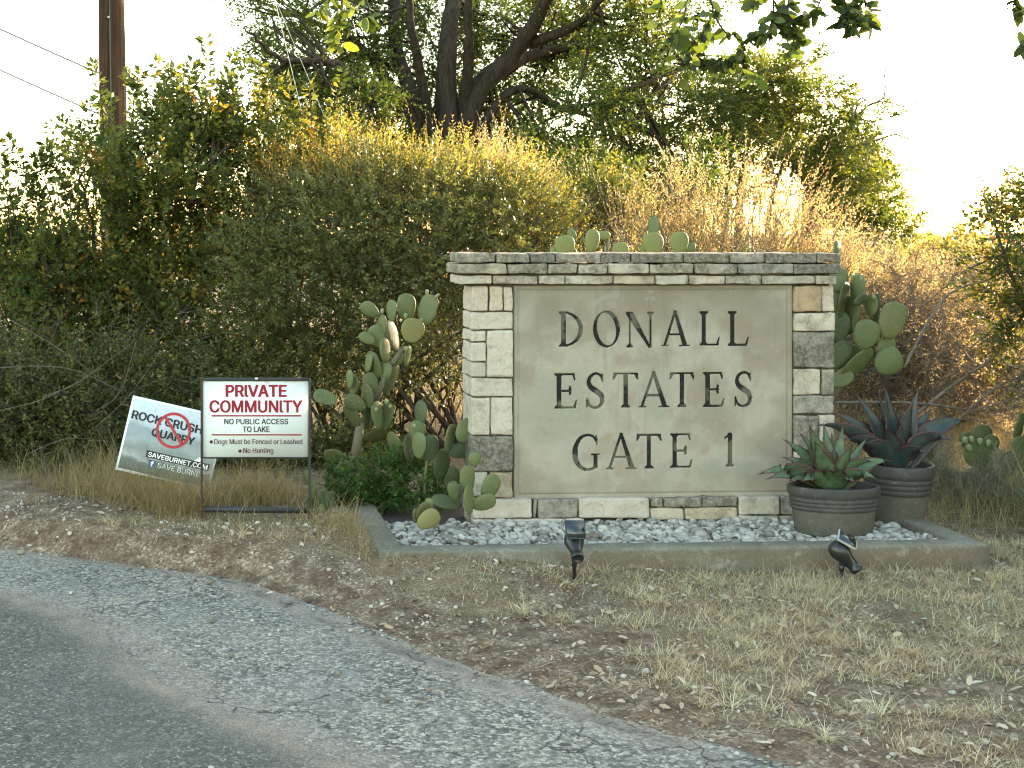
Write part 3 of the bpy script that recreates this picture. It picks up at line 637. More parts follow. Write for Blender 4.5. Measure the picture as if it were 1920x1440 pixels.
def build_yard_sign():
    Y = 7.05; sc = Y / F
    ex = np.array((.9745, .2238)); ey = np.array((-.2238, .9745)); O = np.array((247.3, 744.)); w, h = 180.5, 139.5
    tilt = .06
    def tf(x, y, e): p = O + ex * x + ey * y; q = at(p[0], p[1], Y); q[1] += tilt * (h - y) / h - e; return q
    c = at(330, 930, Y); root = thing('yard_sign', 'leaning corrugated plastic yard sign with a red prohibition circle', 'sign', (c[0], Y, float(gz(c[0], Y))))
    g = Geo(); V = [tf(x, y, e) for e in (0, -.005) for x, y in ((0, h), (w, h), (w, 0), (0, 0))]
    g.add(V, [(0, 1, 2, 3), (7, 6, 5, 4), (0, 4, 5, 1), (1, 5, 6, 2), (2, 6, 7, 3), (3, 7, 4, 0)])
    board = sub(g, 'sign_board', simple('white_plastic', (.74, .78, .80), .45, .05, 20), root)
    nx, ny = 60, 48; xs = np.linspace(4, w - 4.2, nx); ys = np.linspace(4, h - 4.5, ny); g = Geo()
    X, Yy = np.meshgrid(xs, ys); V = np.array([tf(a, b, .001) for a, b in zip(X.ravel(), Yy.ravel())]); idx = np.arange(nx * ny).reshape(ny, nx)
    g.add(V, np.stack((idx[1:, :-1], idx[1:, 1:], idx[:-1, 1:], idx[:-1, :-1]), -1).reshape(-1, 4), Yy.ravel() / h)
    t = NT('printed_quarry_picture'); a = t.attr(); n = t.noise(9, 5, .6); 
    f = t.math('ADD', a, t.math('MULTIPLY', t.math('SUBTRACT', n, .5), .34))
    c = t.ramp(f, [(.1, (.55, .62, .72)), (.3, (.47, .53, .61)), (.4, (.27, .31, .34)), (.55, (.30, .34, .36)), (.68, (.20, .23, .235)), (.76, (.33, .35, .36)), (.82, (.12, .14, .13)), (1, (.085, .10, .085))])
    c = t.mix(t.ramp(t.noise(40, 4), [(.5, 0), (.8, .35)]), c, (.12, .15, .14))
    pic = sub(g, 'picture_print', t.done(c, .45, .3), root, part=board)
    f1 = lambda x, y, e: tf(x, y, e + .0012); f2 = lambda x, y, e: tf(x, y, e + .0026)
    sub(flat_writing([('ROCK CRUSHER', 6.5, 170, 25.8, 41.8, .036), ('QUARRY', 50.4, 133.5, 49.8, 66, .036)], f1, '', None, 0, 0), 'lettering', M['black_ink'], root, part=board)
    g = Geo(); quadpx(g, f1, 50, 171, 92, 105, .0012); sub(g, 'black_band', M['black_ink'], root, part=board)
    g = Geo(); quadpx(g, f1, 58, 71, 107.5, 121, .0012); sub(g, 'blue_square', simple('blue_ink', (.045, .085, .24), .5, .05, 20, .3, 0), root, part=board)
    G2 = flat_writing([('SAVEBURNET.COM', 53.5, 168, 94, 103.3, .03), ('f', 61.5, 68, 109.5, 119.5, .06), ('SAVE BURNET', 75.6, 165, 109.5, 119.2, .0)], f2, '', None, 0, 0)
    G2.add([f1(140, 92, .001), f1(158, 92, .001), f1(149, 83, .001)], [(0, 1, 2)]); sub(G2, 'lettering', M['white_ink'], root, part=board)
    g = Geo(); discpx(g, f1, 89.6, 46, 33.3, .003, 28.2, 48); q = np.array((1, 1)) / 2 ** .5; r = 30; pn = np.array((1, -1)) / 2 ** .5 * 2.5
    ci = np.array((89.6, 46.)); a_, b_ = ci - q * r, ci + q * r
    g.add([f1(*(a_ + pn), .003), f1(*(a_ - pn), .003), f1(*(b_ - pn), .003), f1(*(b_ + pn), .003)], np.array([(0, 1, 2, 3)]))
    sub(g, 'prohibition_circle', simple('red_print', (.42, .035, .04), .5, .08, 20, .3, 0), root, part=board)
    for x in (50, 130):
        a, b = tf(x, h * .6, -.008), tf(x + 2, h + 16, -.008); b2 = np.array((b[0] - .01, Y + .01, float(gz(b[0], Y)) - .08)); g = Geo(); g.add(*tube([a, b, b2], .003, 6)); sub(g, 'wire_stake', M['black_steel'], root, True)
build_yard_sign()

# ------------------------------------------------------------------ pots and agaves
t = NT('glazed_pot'); z = t.attr(); f = t.noise(18, 5, .6)
c = t.mix(z, t.mix(f, (.062, .059, .047), (.105, .10, .08)), t.mix(f, (.030, .028, .027), (.060, .056, .053)))
c = t.mix(t.ramp(t.noise(7, 4), [(.55, 0), (.8, .35)]), c, (.17, .155, .125)); c = t.mix(t.ramp(t.noise(30, 6, .75), [(.56, 0), (.7, .45)]), c, (.20, .185, .15)); M['pot'] = t.done(c, .6, .3); t.bump(t.noise(60, 3), .12, .003)
def pot(label, c, prof, split, sx, sy, lab2=None):
    root = thing('plant_pot', label, 'plant pot', c, 0, 'ribbed pots in the pebble bed')
    prof = np.array(prof); g = Geo(); V, Fc = lathe(prof, 64, sx, sy, c); tt = np.repeat((prof[:, 1] > split) * 1.0, 64); g.add(V, Fc, tt)
    sub(g, 'body', M['pot'], root, True)
    g = Geo(); zt = prof[:, 1].max() - .035; rr = prof[:, 0].max() * .9; th = np.arange(40) * 2 * math.pi / 40; rg = np.random.default_rng(3)
    V = [(c[0], c[1], c[2] + zt + .012)] + [(c[0] + sx * rr * k * math.cos(a), c[1] + sy * rr * k * math.sin(a), c[2] + zt + rg.uniform(-.006, .008)) for k in (.5, 1) for a in th]
    Fc = [(0, 1 + i, 1 + (i + 1) % 40) for i in range(40)] + [(1 + i, 41 + i, 41 + (i + 1) % 40, 1 + (i + 1) % 40) for i in range(40)]
    g.add(V, Fc); sub(g, 'soil', simple('potting_soil', (.04, .032, .026), .95, .6, 70), root, True); return root
def ribs(zr, r0, r1, n, amp):
    out = []
    for k in range(n * 6 + 1):
        f = k / (n * 6); out.append((r0 + (r1 - r0) * f + amp * (abs(math.sin(math.pi * f * n)) ** .6 - .3), zr[0] + (zr[1] - zr[0]) * f))
    return out
PA = (at(1563, 900, 6.40)[0], 6.40, .10); PB = (at(1683, 900, 6.66)[0], 6.66, .09)
ra = 85 * 6.40 / F
pot('wide oval ribbed pot holding the green agave', PA, [(.01, 0), (ra * .80, 0), (ra * .83, .01), (ra * .90, .12)] + ribs((.125, .185), ra * .915, ra * .95, 3, .006) + [(ra * .95, .19), (ra * .985, .197), (ra, .21), (ra, .232), (ra * .985, .241), (ra * .94, .243), (ra * .92, .232), (ra * .88, .15)], .122, 1, .62)
rb = 63 * 6.66 / F
pot('tall round ribbed pot holding the blue agave', PB, [(.01, 0), (rb * .66, 0), (rb * .69, .012), (rb * .87, .16)] + ribs((.165, .245), rb * .885, rb * .94, 3, .006) + [(rb * .94, .25), (rb * .985, .257), (rb, .27), (rb, .305), (rb * .985, .314), (rb * .93, .316), (rb * .91, .305), (rb * .86, .2)], .162, 1, 1)
def agave(label, base, mat, leaves, grp):
    root = thing('agave', label, 'agave', base, 0, grp); b = np.array(base)
    for px, py, dy, wd, arch in leaves:
        T = at(px, py, base[1] + dy); T = b + (T - b) * 1.05; d = T - b; hor = np.array((d[0], d[1], 0)); L = np.linalg.norm(d)
        start = b + hor * .06; C = start + hor * .42 + np.array((0, 0, d[2] * .5 + arch))
        n = 26; s = np.linspace(0, 1, n)[:, None]; P = start * (1 - s) ** 2 + C * 2 * s * (1 - s) + T * s ** 2
        tg = nrm(np.gradient(P, axis=0)); h2 = np.array((hor[0], hor[1], 0)); wd = wd * 1.22; h2 = nrm(h2) if np.linalg.norm(h2) > .02 else np.array((0, -1., 0))
        side = nrm(np.cross(h2, (0, 0, 1))); w2 = np.cross(tg, (0, 1., 0)); w2 = w2 * np.where((w2 @ side) < 0, -1., 1.)[:, None]; side = nrm(side[None] * .55 + w2 * 1.0); side = nrm(side - tg * (side * tg).sum(1)[:, None]); N = nrm(np.cross(side, tg)); N = N * (1 if N[:, 2].mean() > 0 or N[:, 1].mean() < 0 else -1); sl = s[:, 0]
        wv = wd * np.minimum(1, (1 - sl) / .55) ** 1.0 * (.68 + .42 * np.sin(math.pi * sl ** .8)); saw = np.where(np.arange(n) % 2 == 0, 1.0, 1.16)
        cs = np.array((-1, -.82, -.4, 0, .4, .82, 1.0)); up = np.array((.34, .26, .06, 0, .06, .26, .34))
        wr = wv[:, None] * np.where(np.abs(cs)[None] > .95, saw[:, None], 1) * cs[None]
        V = P[:, None] + side[:, None] * wr[..., None] + N[:, None] * (wv[:, None] * up)[..., None]
        idx = np.arange(n * 7).reshape(n, 7); Fc = np.stack((idx[:-1, :-1], idx[:-1, 1:], idx[1:, 1:], idx[1:, :-1]), -1).reshape(-1, 4)
        edge = np.maximum(np.array((1, .55, 0, .08, 0, .55, 1))[None], sst(.78, 1, sl)[:, None]) * np.ones((n, 1))
        V = np.concatenate((V.reshape(-1, 3), (V - N[:, None] * .004).reshape(-1, 3))); k = n * 7
        rim = np.concatenate((np.stack((idx[:-1, 0], idx[1:, 0], idx[1:, 0] + k, idx[:-1, 0] + k), -1), np.stack((idx[1:, 6], idx[:-1, 6], idx[:-1, 6] + k, idx[1:, 6] + k), -1)))
        g = Geo(); g.add(V, np.concatenate((Fc, Fc[:, ::-1] + k, rim)), np.tile(edge.ravel(), 2)); sub(g, 'leaf', mat, root, True)
def agmat(name, a, b, e):
    t = NT(name); ed = t.attr(); f = t.noise(13, 5, .65)
    c = t.mix(t.ramp(f, [(.35, 0), (.65, 1)]), a, b); c = t.mix(t.ramp(t.noise(30, 5, .7), [(.5, 0), (.68, .8)]), c, e)
    k = t.math('ADD', ed, t.math('MULTIPLY', t.math('SUBTRACT', t.noise(35, 4), .5), .7), True); t.bump(t.noise(50, 3), .15, .004)
    return t.done(t.mix(t.ramp(k, [(.35, 0), (.7, 1)]), c, e), .45, .4)
GA = agmat('green_agave_leaf', (.035, .075, .038), (.08, .13, .068), (.05, .020, .015))
BA = agmat('blue_agave_leaf', (.010, .030, .036), (.045, .055, .044), (.04, .016, .018))
agave('green agave with dark red leaf edges in the oval pot', (PA[0], PA[1], PA[2] + .2), GA,
      [(1425, 893, -.02, .034, .13), (1440, 901, -.06, .032, .11), (1473, 828, .03, .03, .06), (1502, 816, .02, .03, .05), (1518, 800, -.01, .036, .02), (1545, 799, .06, .032, .02), (1580, 803, .05, .03, .02),
       (1528, 830, -.08, .036, .03), (1598, 835, -.05, .034, .03), (1626, 823, .05, .018, .04), (1630, 868, .0, .036, .10), (1668, 868, .03, .03, .11), (1640, 900, -.09, .034, .11), (1470, 860, .06, .03, .07),
       (1505, 905, -.14, .036, .10), (1575, 882, -.13, .036, .05), (1548, 885, -.12, .03, .05), (1600, 905, -.13, .034, .08), (1560, 815, .10, .03, .02), (1480, 905, -.05, .03, .10)], 'potted agaves')
agave('dark blue agave with purplish leaf edges in the round pot', (PB[0], PB[1], PB[2] + .27), BA,
      [(1536, 802, -.03, .034, .15), (1570, 780, .05, .036, .10), (1605, 741, .04, .036, .05), (1622, 765, .08, .034, .03), (1660, 728, .03, .038, .01), (1650, 745, .09, .034, .01), (1720, 737, .03, .036, .03), (1710, 760, -.05, .036, .02),
       (1745, 772, .06, .034, .08), (1812, 795, .02, .042, .17), (1780, 829, -.06, .044, .16), (1585, 828, -.08, .036, .12), (1664, 805, -.11, .04, .03), (1690, 800, -.08, .034, .02), (1620, 835, -.12, .045, .09), (1735, 850, -.13, .045, .10), (1690, 770, .1, .034, .02), (1760, 800, .1, .034, .1)], 'potted agaves')

# ------------------------------------------------------------------ solar spotlights
M['blk_plastic'] = simple('black_plastic', (.013, .015, .016), .35, .3, 30, .5, 0)
M['cell'] = simple('solar_cell', (.020, .026, .034), .18, .25, 90, .6, 0); M['grey_rim'] = simple('grey_rim', (.30, .30, .28), .4, .1, 30, .5, 0)
def spotlight(label, px, py, Y, rz, stake_h, rim, axis):
    c = at(px, py, Y); gzv = float(gz(c[0], Y)); root = thing('solar_spotlight', label, 'spotlight', (c[0], Y, gzv), rz, 'solar spotlights in front of the border')
    H = stake_h
    def part(nm, VF, mat, sm=True, par=None): g = Geo(); g.add(*VF); return g.build(nm, mat, par or root, smooth=sm)
    part('stake', lathe([(.0, -.1), (.004, -.08), (.0085, -.02), (.009, H * .5), (.0115, H * .52), (.0115, H), (0, H)], 14), M['blk_plastic'])
    part('knuckle', rbox((.004, 0, H + .012), (.016, .013, .018), .008, 6), M['blk_plastic'])
    ax = nrm(np.array(axis)); hc = np.array((-.002, 0, H + .052))
    prof = [(.0, -.046), (.018, -.045), (.030, -.036), (.036, -.018), (.037, -.004), (.035, .006), (.030, .020), (.025, .034), (.022, .052), (.021, .070), (.0225, .071), (.0225, .086), (.019, .087), (.018, .080), (0, .080)]
    V, Fc = lathe(np.array(prof) * 1.2, 32); V = orient(V, ax, (0, 1, 0)) + hc; head = part('lamp_head', (V, Fc), M['blk_plastic'])
    pn = nrm(np.array((.42, -.42, .8) if rim else (.85, 0, .62))); pc = hc + np.array((.026, 0, .062))
    V, Fc = rbox((0, 0, 0), (.044, .044, .005), .003, 6); pan = part('solar_panel', (orient(V, pn, (0, 1, 0)) + pc, Fc), M['grey_rim'] if rim else M['blk_plastic'])
    V, Fc = box(-.039, .039, -.039, .039, .0055, .0068); part('solar_cell', (orient(V, pn, (0, 1, 0)) + pc, Fc), M['cell'], False, pan)
    part('panel_bracket', tube([pc - pn * .005, pc - pn * .02 - np.array((.004, 0, 0)), hc + np.array((.006, 0, .018))], .009, 8), M['blk_plastic'])
spotlight('black solar spotlight facing the camera, its blank panel in front of the pebbles', 1077, 1092, 5.74, R(-94), .115, False, (.86, 0, -.5))
spotlight('black solar spotlight tilted right with a grey rimmed panel below the oval pot', 1578, 1085, 5.86, R(-16), .065, True, (.66, 0, -.75))

# ------------------------------------------------------------------ prickly pears
def padmat(name, a, b, c2):
    t = NT(name); f = t.noise(7, 4); tt = t.attr()
    c = t.mix(f, a, b); c = t.mix(t.math('MULTIPLY', t.ramp(t.noise(15, 5), [(.5, 0), (.7, .7)]), tt), c, c2)
    c = t.mix(t.ramp(t.noise(26, 6, .7), [(.58, 0), (.7, .6)]), c, (.17, .15, .085)); c = t.mix(t.math('MULTIPLY', t.ramp(t.noise(4.5, 3), [(.5, 0), (.7, .7)]), .8), c, c2)
    sp = t.ramp(t.voro(46), [(.09, 1), (.19, 0)]); c = t.mix(t.math('MULTIPLY', sp, .4), c, (.28, .265, .18))
    t.bump(sp, .3, .004); return t.done(c, .55, .3)
M['padA'] = padmat('pad_green', (.07, .098, .036), (.115, .135, .054), (.16, .14, .055))
M['padB'] = padmat('pad_dark', (.04, .062, .03), (.066, .088, .04), (.085, .07, .03))
M['padC'] = padmat('pad_yellowish', (.12, .15, .045), (.18, .20, .07), (.17, .12, .05))
M['padD'] = padmat('pad_olive', (.058, .075, .028), (.085, .10, .042), (.085, .062, .026))
M['woody'] = simple('woody_cactus_stem', (.13, .115, .075), .9, .4, 25)
M['fruit'] = simple('cactus_fruit', (.20, .22, .11), .6, .2, 40)
def pad_geo(c, L, W, ang, yaw, T=.024, lean=0.0):
    n, k = 12, 18; ph = np.linspace(0, math.pi, n); th = np.arange(k) * 2 * math.pi / k
    s = -np.cos(ph); rr = np.sin(ph) ** .85 * (1 + .16 * s)
    V = np.stack((rr[:, None] * np.cos(th) * W / 2, np.sin(th)[None] * (np.sin(ph)[:, None] ** .6) * T / 2, np.repeat(s[:, None] * L / 2, k, 1)), -1).reshape(-1, 3)
    V = V + (fbm(V * 18 + c * 9, 2, 4)[:, None] - .5) * .008
    V[:, 1] += lean * (V[:, 0] ** 2) * 3
    cy_, sy_ = math.cos(yaw), math.sin(yaw); x, y = V[:, 0] * cy_ - V[:, 1] * sy_, V[:, 0] * sy_ + V[:, 1] * cy_
    ca, sa = math.cos(ang), math.sin(ang); X = x * ca + V[:, 2] * sa; Z = -x * sa + V[:, 2] * ca
    idx = np.arange(n * k).reshape(n, k); nx = np.roll(idx, -1, 1)
    return np.stack((X, y, Z), -1) + c, np.stack((idx[:-1], nx[:-1], nx[1:], idx[1:]), -1).reshape(-1, 4)
def cactus(label, Y, pads, ox, oy, sc, seed, grp='prickly pears around the sign wall', base=None):
    rg = np.random.default_rng(seed); bx, by = base if base else (pads[0][0], pads[0][1])
    b = at(ox + bx / sc, oy + by / sc, Y); root = thing('prickly_pear', label, 'prickly pear', (b[0], Y, float(gz(b[0], Y))), 0, grp)
    for p in pads:
        x, y, L, W, ang, mk = p[:6]; dy = p[6] if len(p) > 6 else rg.uniform(-.07, .07)
        c = at(ox + x / sc, oy + y / sc, Y + dy); mpp = (Y + dy) / F / sc; g = Geo()
        if mk == 'F':
            V, Fc = pad_geo(c, L * mpp, W * mpp, R(ang), 0, W * mpp * .9); g.add(V, Fc); sub(g, 'fruit', M['fruit'], root, True); continue
        if mk == 'S':
            a = R(ang); d = np.array((math.sin(a), 0, math.cos(a))) * L * mpp / 2; md = c + np.array((rg.uniform(-.01, .01), 0, 0)); g.add(*tube([c - d, md, c + d], [W * mpp * .5, W * mpp * .42, W * mpp * .36], 10)); sub(g, 'stem', M['woody'], root, True); continue
        real = max(W, .66 * L); yaw = math.acos(min(1, W / real)) * rg.choice((-1, 1)); V, Fc = pad_geo(c, L * mpp * 1.04, real * mpp * 1.04, R(ang), yaw, rg.uniform(.02, .028), rg.uniform(-.4, .4))
        g.add(V, Fc, rg.uniform(.2, 1)); sub(g, 'pad', M['pad' + mk], root, True)
cactus('tall many padded prickly pear between the notice sign and the wall', 7.1, [(320, 880, 210, 62, 8, 'S', 0), (385, 175, 112, 72, -52, 'A'), (452, 258, 112, 40, 0, 'A'), (430, 315, 125, 92, -22, 'A'), (370, 330, 92, 62, -62, 'A'), (503, 180, 116, 44, 0, 'A'), (508, 318, 172, 66, -15, 'D'),
    (582, 160, 146, 98, 0, 'A', .05), (697, 175, 168, 90, 14, 'A'), (615, 287, 132, 120, 8, 'C'), (467, 395, 130, 58, -5, 'A', -.06), (588, 425, 112, 34, 10, 'A'), (545, 440, 95, 62, 50, 'A'), (412, 475, 150, 58, -20, 'D'), (380, 455, 112, 30, 10, 'A'), (470, 510, 110, 62, 5, 'A'),
    (388, 572, 116, 78, -15, 'D', -.05), (500, 555, 175, 64, 20, 'B', .05), (275, 550, 98, 34, 0, 'A'), (297, 580, 100, 50, 5, 'A'), (145, 650, 132, 72, -72, 'A'), (305, 680, 128, 84, -60, 'D'), (290, 745, 132, 62, -30, 'D'), (372, 640, 135, 48, -10, 'D'),
    (428, 745, 152, 66, -8, 'A', -.05), (472, 750, 156, 58, 10, 'D', 0.0), (410, 855, 130, 72, 75, 'D'), (520, 900, 142, 62, 158, 'A'), (380, 740, 150, 60, 5, 'D', .04), (440, 600, 130, 40, 25, 'S', .02), (400, 700, 200, 40, 8, 'S', .04), (530, 430, 120, 36, 35, 'S', .04),
    (452, 181, 30, 20, 0, 'F'), (692, 80, 34, 19, 0, 'F'), (748, 100, 34, 19, 50, 'F'), (578, 206, 28, 20, 0, 'F', -.03), (663, 232, 24, 18, 0, 'F', -.03), (577, 384, 28, 22, 0, 'F', -.04), (472, 675, 26, 20, 0, 'F', -.08), (416, 716, 24, 20, 0, 'F', -.08), (492, 700, 22, 18, 0, 'F', -.08),
    (200, 968, 130, 80, -70, 'D', .05), (240, 1035, 110, 70, 60, 'D', -.05)], 560, 520, 2.88, 1, base=(325, 960))
cactus('mid sized prickly pear leaning beside the left end of the wall', 6.85, [(686, 1090, 200, 16, 3, 'S', 0), (660, 735, 140, 54, 5, 'B', .06), (642, 828, 112, 88, -5, 'A'), (650, 907, 142, 64, 5, 'A', -.06), (708, 922, 142, 92, 10, 'B', .0), (815, 868, 145, 58, 10, 'A', -.04), (905, 830, 134, 112, 32, 'A', -.08), (872, 935, 122, 84, 75, 'B', .0),
    (770, 1010, 165, 92, 12, 'B', .05), (600, 920, 150, 70, 0, 'B', .1), (820, 1080, 120, 80, 20, 'B', .08), (625, 800, 22, 18, 0, 'F', -.05)], 560, 520, 2.88, 2, base=(690, 1150))
cactus('small prickly pear in the pebbles at the wall corner', 6.42, [(912, 1092, 152, 86, 0, 'A', 0), (950, 980, 75, 66, 5, 'A', .04), (840, 1155, 105, 68, -15, 'D'), (920, 1202, 152, 60, -3, 'A', -.07), (1035, 1132, 144, 94, 24, 'A', -.02), (1000, 1215, 132, 86, 72, 'A', -.04), (800, 1212, 155, 54, -78, 'B', .02), (918, 1290, 60, 26, 0, 'S', -.04)], 560, 520, 2.88, 3, base=(918, 1300))
cactus('stubby yellow green prickly pear lying at the border corner', 6.2, [(700, 1308, 134, 98, 58, 'C', -.03), (668, 1262, 104, 62, 30, 'D', .02), (632, 1285, 80, 26, 0, 'D', .03), (705, 1225, 70, 44, 10, 'A', .06)], 560, 520, 2.88, 4, base=(680, 1350))
cactus('low dark prickly pear behind the right post of the notice sign', 6.75, [(75, 1145, 120, 42, 5, 'B'), (128, 1195, 120, 60, 10, 'B'), (118, 1268, 80, 28, 5, 'A', -.08), (60, 1230, 100, 60, -20, 'B'), (165, 1200, 100, 54, 20, 'B'), (85, 1290, 80, 50, 60, 'B'), (50, 1080, 90, 46, 0, 'B', .08)], 560, 520, 2.88, 5, base=(100, 1330))
cactus('large prickly pear leaning out behind the right end of the wall', 7.2, [(880, 720, 260, 60, 30, 'S', 0), (905, 245, 195, 92, 10, 'D', .06), (880, 135, 130, 66, 10, 'A', .1), (985, 195, 160, 42, 0, 'A'), (942, 335, 210, 32, 6, 'D'), (1000, 245, 92, 56, 55, 'B'), (1085, 290, 172, 80, 5, 'B', .05), (1060, 275, 120, 44, 0, 'A', .02), (1180, 362, 205, 152, 16, 'A', -.02), (1032, 442, 164, 146, 22, 'A', -.06),
    (882, 400, 170, 86, 5, 'B'), (1140, 515, 140, 96, 30, 'A', .02), (1158, 595, 162, 152, 70, 'A', -.05), (985, 605, 215, 116, 52, 'A', -.02), (890, 555, 170, 106, 30, 'B'), (940, 560, 130, 110, 60, 'D', .04), (890, 690, 140, 80, 60, 'A', -.03), (860, 250, 150, 90, 0, 'A', .12), (860, 480, 140, 90, 0, 'B', .08),
    (958, 122, 40, 26, -10, 'F'), (982, 108, 36, 26, 0, 'F'), (1008, 122, 42, 28, 20, 'F'), (1020, 145, 36, 26, 50, 'F'), (1073, 232, 26, 22, 0, 'F', -.03)], 1280, 480, 3.0, 6, base=(880, 760))
cactus('tall prickly pear whose pads peer over the wall coping', 7.7, [(1780, 1680, 560, 30, 0, 'S', 0.1), (1490, 1500, 320, 24, 3, 'S'), (1255, 1385, 120, 110, 0, 'C'), (1295, 1325, 80, 40, -10, 'A'), (1410, 1355, 130, 84, 8, 'C'), (1475, 1326, 50, 74, 0, 'C'), (1570, 1410, 90, 90, 0, 'C'), (1705, 1408, 56, 50, 0, 'C'), (1758, 1275, 112, 46, 2, 'A'), (1752, 1372, 128, 112, 0, 'C'), (1900, 1365, 120, 102, 0, 'C', -.03),  # sunlight on these pads is put into the paler pad colour
    (1965, 1398, 70, 40, 20, 'A'), (1205, 1425, 80, 56, -20, 'C')], 640, 0, 3.0, 7, base=(1600, 2600))
cactus('single prickly pear pad standing behind the right coping end', 7.35, [(2790, 1430, 150, 72, 0, 'A', 0), (2785, 1600, 300, 30, 0, 'S', .03)], 640, 0, 3.0, 8, base=(2785, 2000))
cactus('low fruiting prickly pear in the scrub right of the blue agave', 7.6, [(1700, 1180, 120, 60, 0, 'D', .05), (1685, 1002, 100, 112, 0, 'D', .06), (1660, 1112, 165, 160, 10, 'A', -.02), (1730, 1060, 110, 90, 20, 'D', .03), (1600, 1040, 90, 80, -30, 'D', .02), (1375, 1102, 112, 108, 0, 'D', .05), (1500, 1266, 136, 112, 5, 'D'), (1760, 1265, 86, 136, 0, 'D', -.05), (1745, 1320, 90, 100, 0, 'A', -.1),
    (1832, 1172, 132, 84, 5, 'D'), (1590, 1035, 44, 32, -10, 'F', -.05), (1625, 1030, 40, 30, 0, 'F', -.05), (1672, 1045, 40, 30, 0, 'F', -.05), (1720, 1052, 40, 30, 15, 'F', -.05), (1612, 1078, 44, 34, -20, 'F', -.05), (1450, 1400, 110, 80, 0, 'D', -.1), (1420, 1180, 80, 50, 10, 'D')], 1280, 480, 3.0, 9, base=(1650, 1350))
cactus('pale prickly pear half cut off by the right picture edge', 7.8, [(1900, 1090, 150, 104, 0, 'A', 0), (1885, 985, 110, 66, 10, 'A', .03), (1930, 1180, 120, 90, 0, 'B', .05), (1905, 920, 80, 50, 0, 'A', .05), (1960, 1030, 120, 90, 15, 'B')], 1280, 480, 3.0, 10, base=(1910, 1280))

# ------------------------------------------------------------------ pole and wires
t = NT('pole_wood'); st = t.node('Mapping', {'Vector': t.co(), 'Scale': (9, 9, .35)}).outputs[0]; f = t.noise(3, 7, .7, st)
c = t.ramp(f, [(.28, (.010, .006, .004)), (.45, (.032, .018, .011)), (.65, (.07, .04, .023)), (.8, (.11, .065, .038))]); t.bump(f, .9, .02); M['pole'] = t.done(c, .85, .15)
def build_pole():
    Y = 13.5; a = at(216, 437, Y); b = (a[0], Y, 0.05); root = thing('utility_pole', 'brown wooden utility pole rising behind the left shrubs', 'utility pole', b)
    g = Geo(); z = np.linspace(0, 9, 40); pts = np.stack((a[0] - .018 * (z - 1.6) * 1.0 + 0 * z, np.full(40, Y), z), -1); V, Fc = tube(pts, .150 - .006 * z * .5, 20); V = V + (fbm(V * np.array((16, 16, 1.2)), 3, 2)[:, None] - .5) * .022; g.add(V, Fc); sub(g, 'shaft', M['pole'], root, True)
    p = at(207, 37, Y); g = Geo(); V, Fc = rbox((p[0], Y - .15, p[2]), (.012, .02, .012), .006, 6); g.add(V, Fc); sub(g, 'bolt', M['grey_rim'], root, True)
    g = Geo(); q = [(a[0] - .018 * (zz - 1.6) + .0, Y - .147 + .003 * zz, zz) for zz in np.linspace(.1, 9, 12)]; g.add(*tube(q, .008, 6)); sub(g, 'ground_wire', M['blk_plastic'], root, True)
build_pole()
M['wire'] = simple('grey_wire', (.2, .18, .18), .6, .1, 10, .3, 0)
M['wire2'] = simple('galvanised_wire', (.42, .42, .42), .4, .1, 10, .5, 0)
def wire(name, label, p0, p1, sag, r, mat, cat, grp):
    p0, p1 = np.array(p0), np.array(p1); s = np.linspace(0, 1, 24)[:, None]; P = p0 * (1 - s) + p1 * s; P[:, 2] -= sag * 4 * (s * (1 - s))[:, 0]
    g = Geo(); g.add(*tube(P, r, 6)); tag(g.build(name, mat, origin=P[0], smooth=True), label, cat, grp)
wire('power_line', 'upper thin overhead wire crossing the sky left of the pole', at(-700, -300, 34), at(340, 203, 32), .25, .024, M['wire'], 'wire', 'overhead wires at the left')
wire('power_line', 'lower thin overhead wire crossing the sky left of the pole', at(-700, -220, 36), at(330, 275, 34), .25, .024, M['wire'], 'wire', 'overhead wires at the left')
wire('guy_wire', 'left of two pale guy wires slanting before the oak crown', at(489, -110, 14.0), at(640, 520, 14.6), 0, .0036, M['wire2'], 'wire', 'guy wires before the oak')
wire('guy_wire', 'right of two pale guy wires slanting before the oak crown', at(483, -80, 14.1), at(735, 520, 14.9), 0, .003, M['wire2'], 'wire', 'guy wires before the oak')
g = Geo(); b = at(421, 437, 14.2); g.add(*tube([(b[0], 14.2, 0), (b[0], 14.2, 2.85)], .024, 10)); tag(g.build('marker_post', simple('pale_grey_post', (.45, .45, .43), .6), origin=(b[0], 14.2, 0), smooth=True), 'thin pale grey post standing among the left shrubs', 'post')
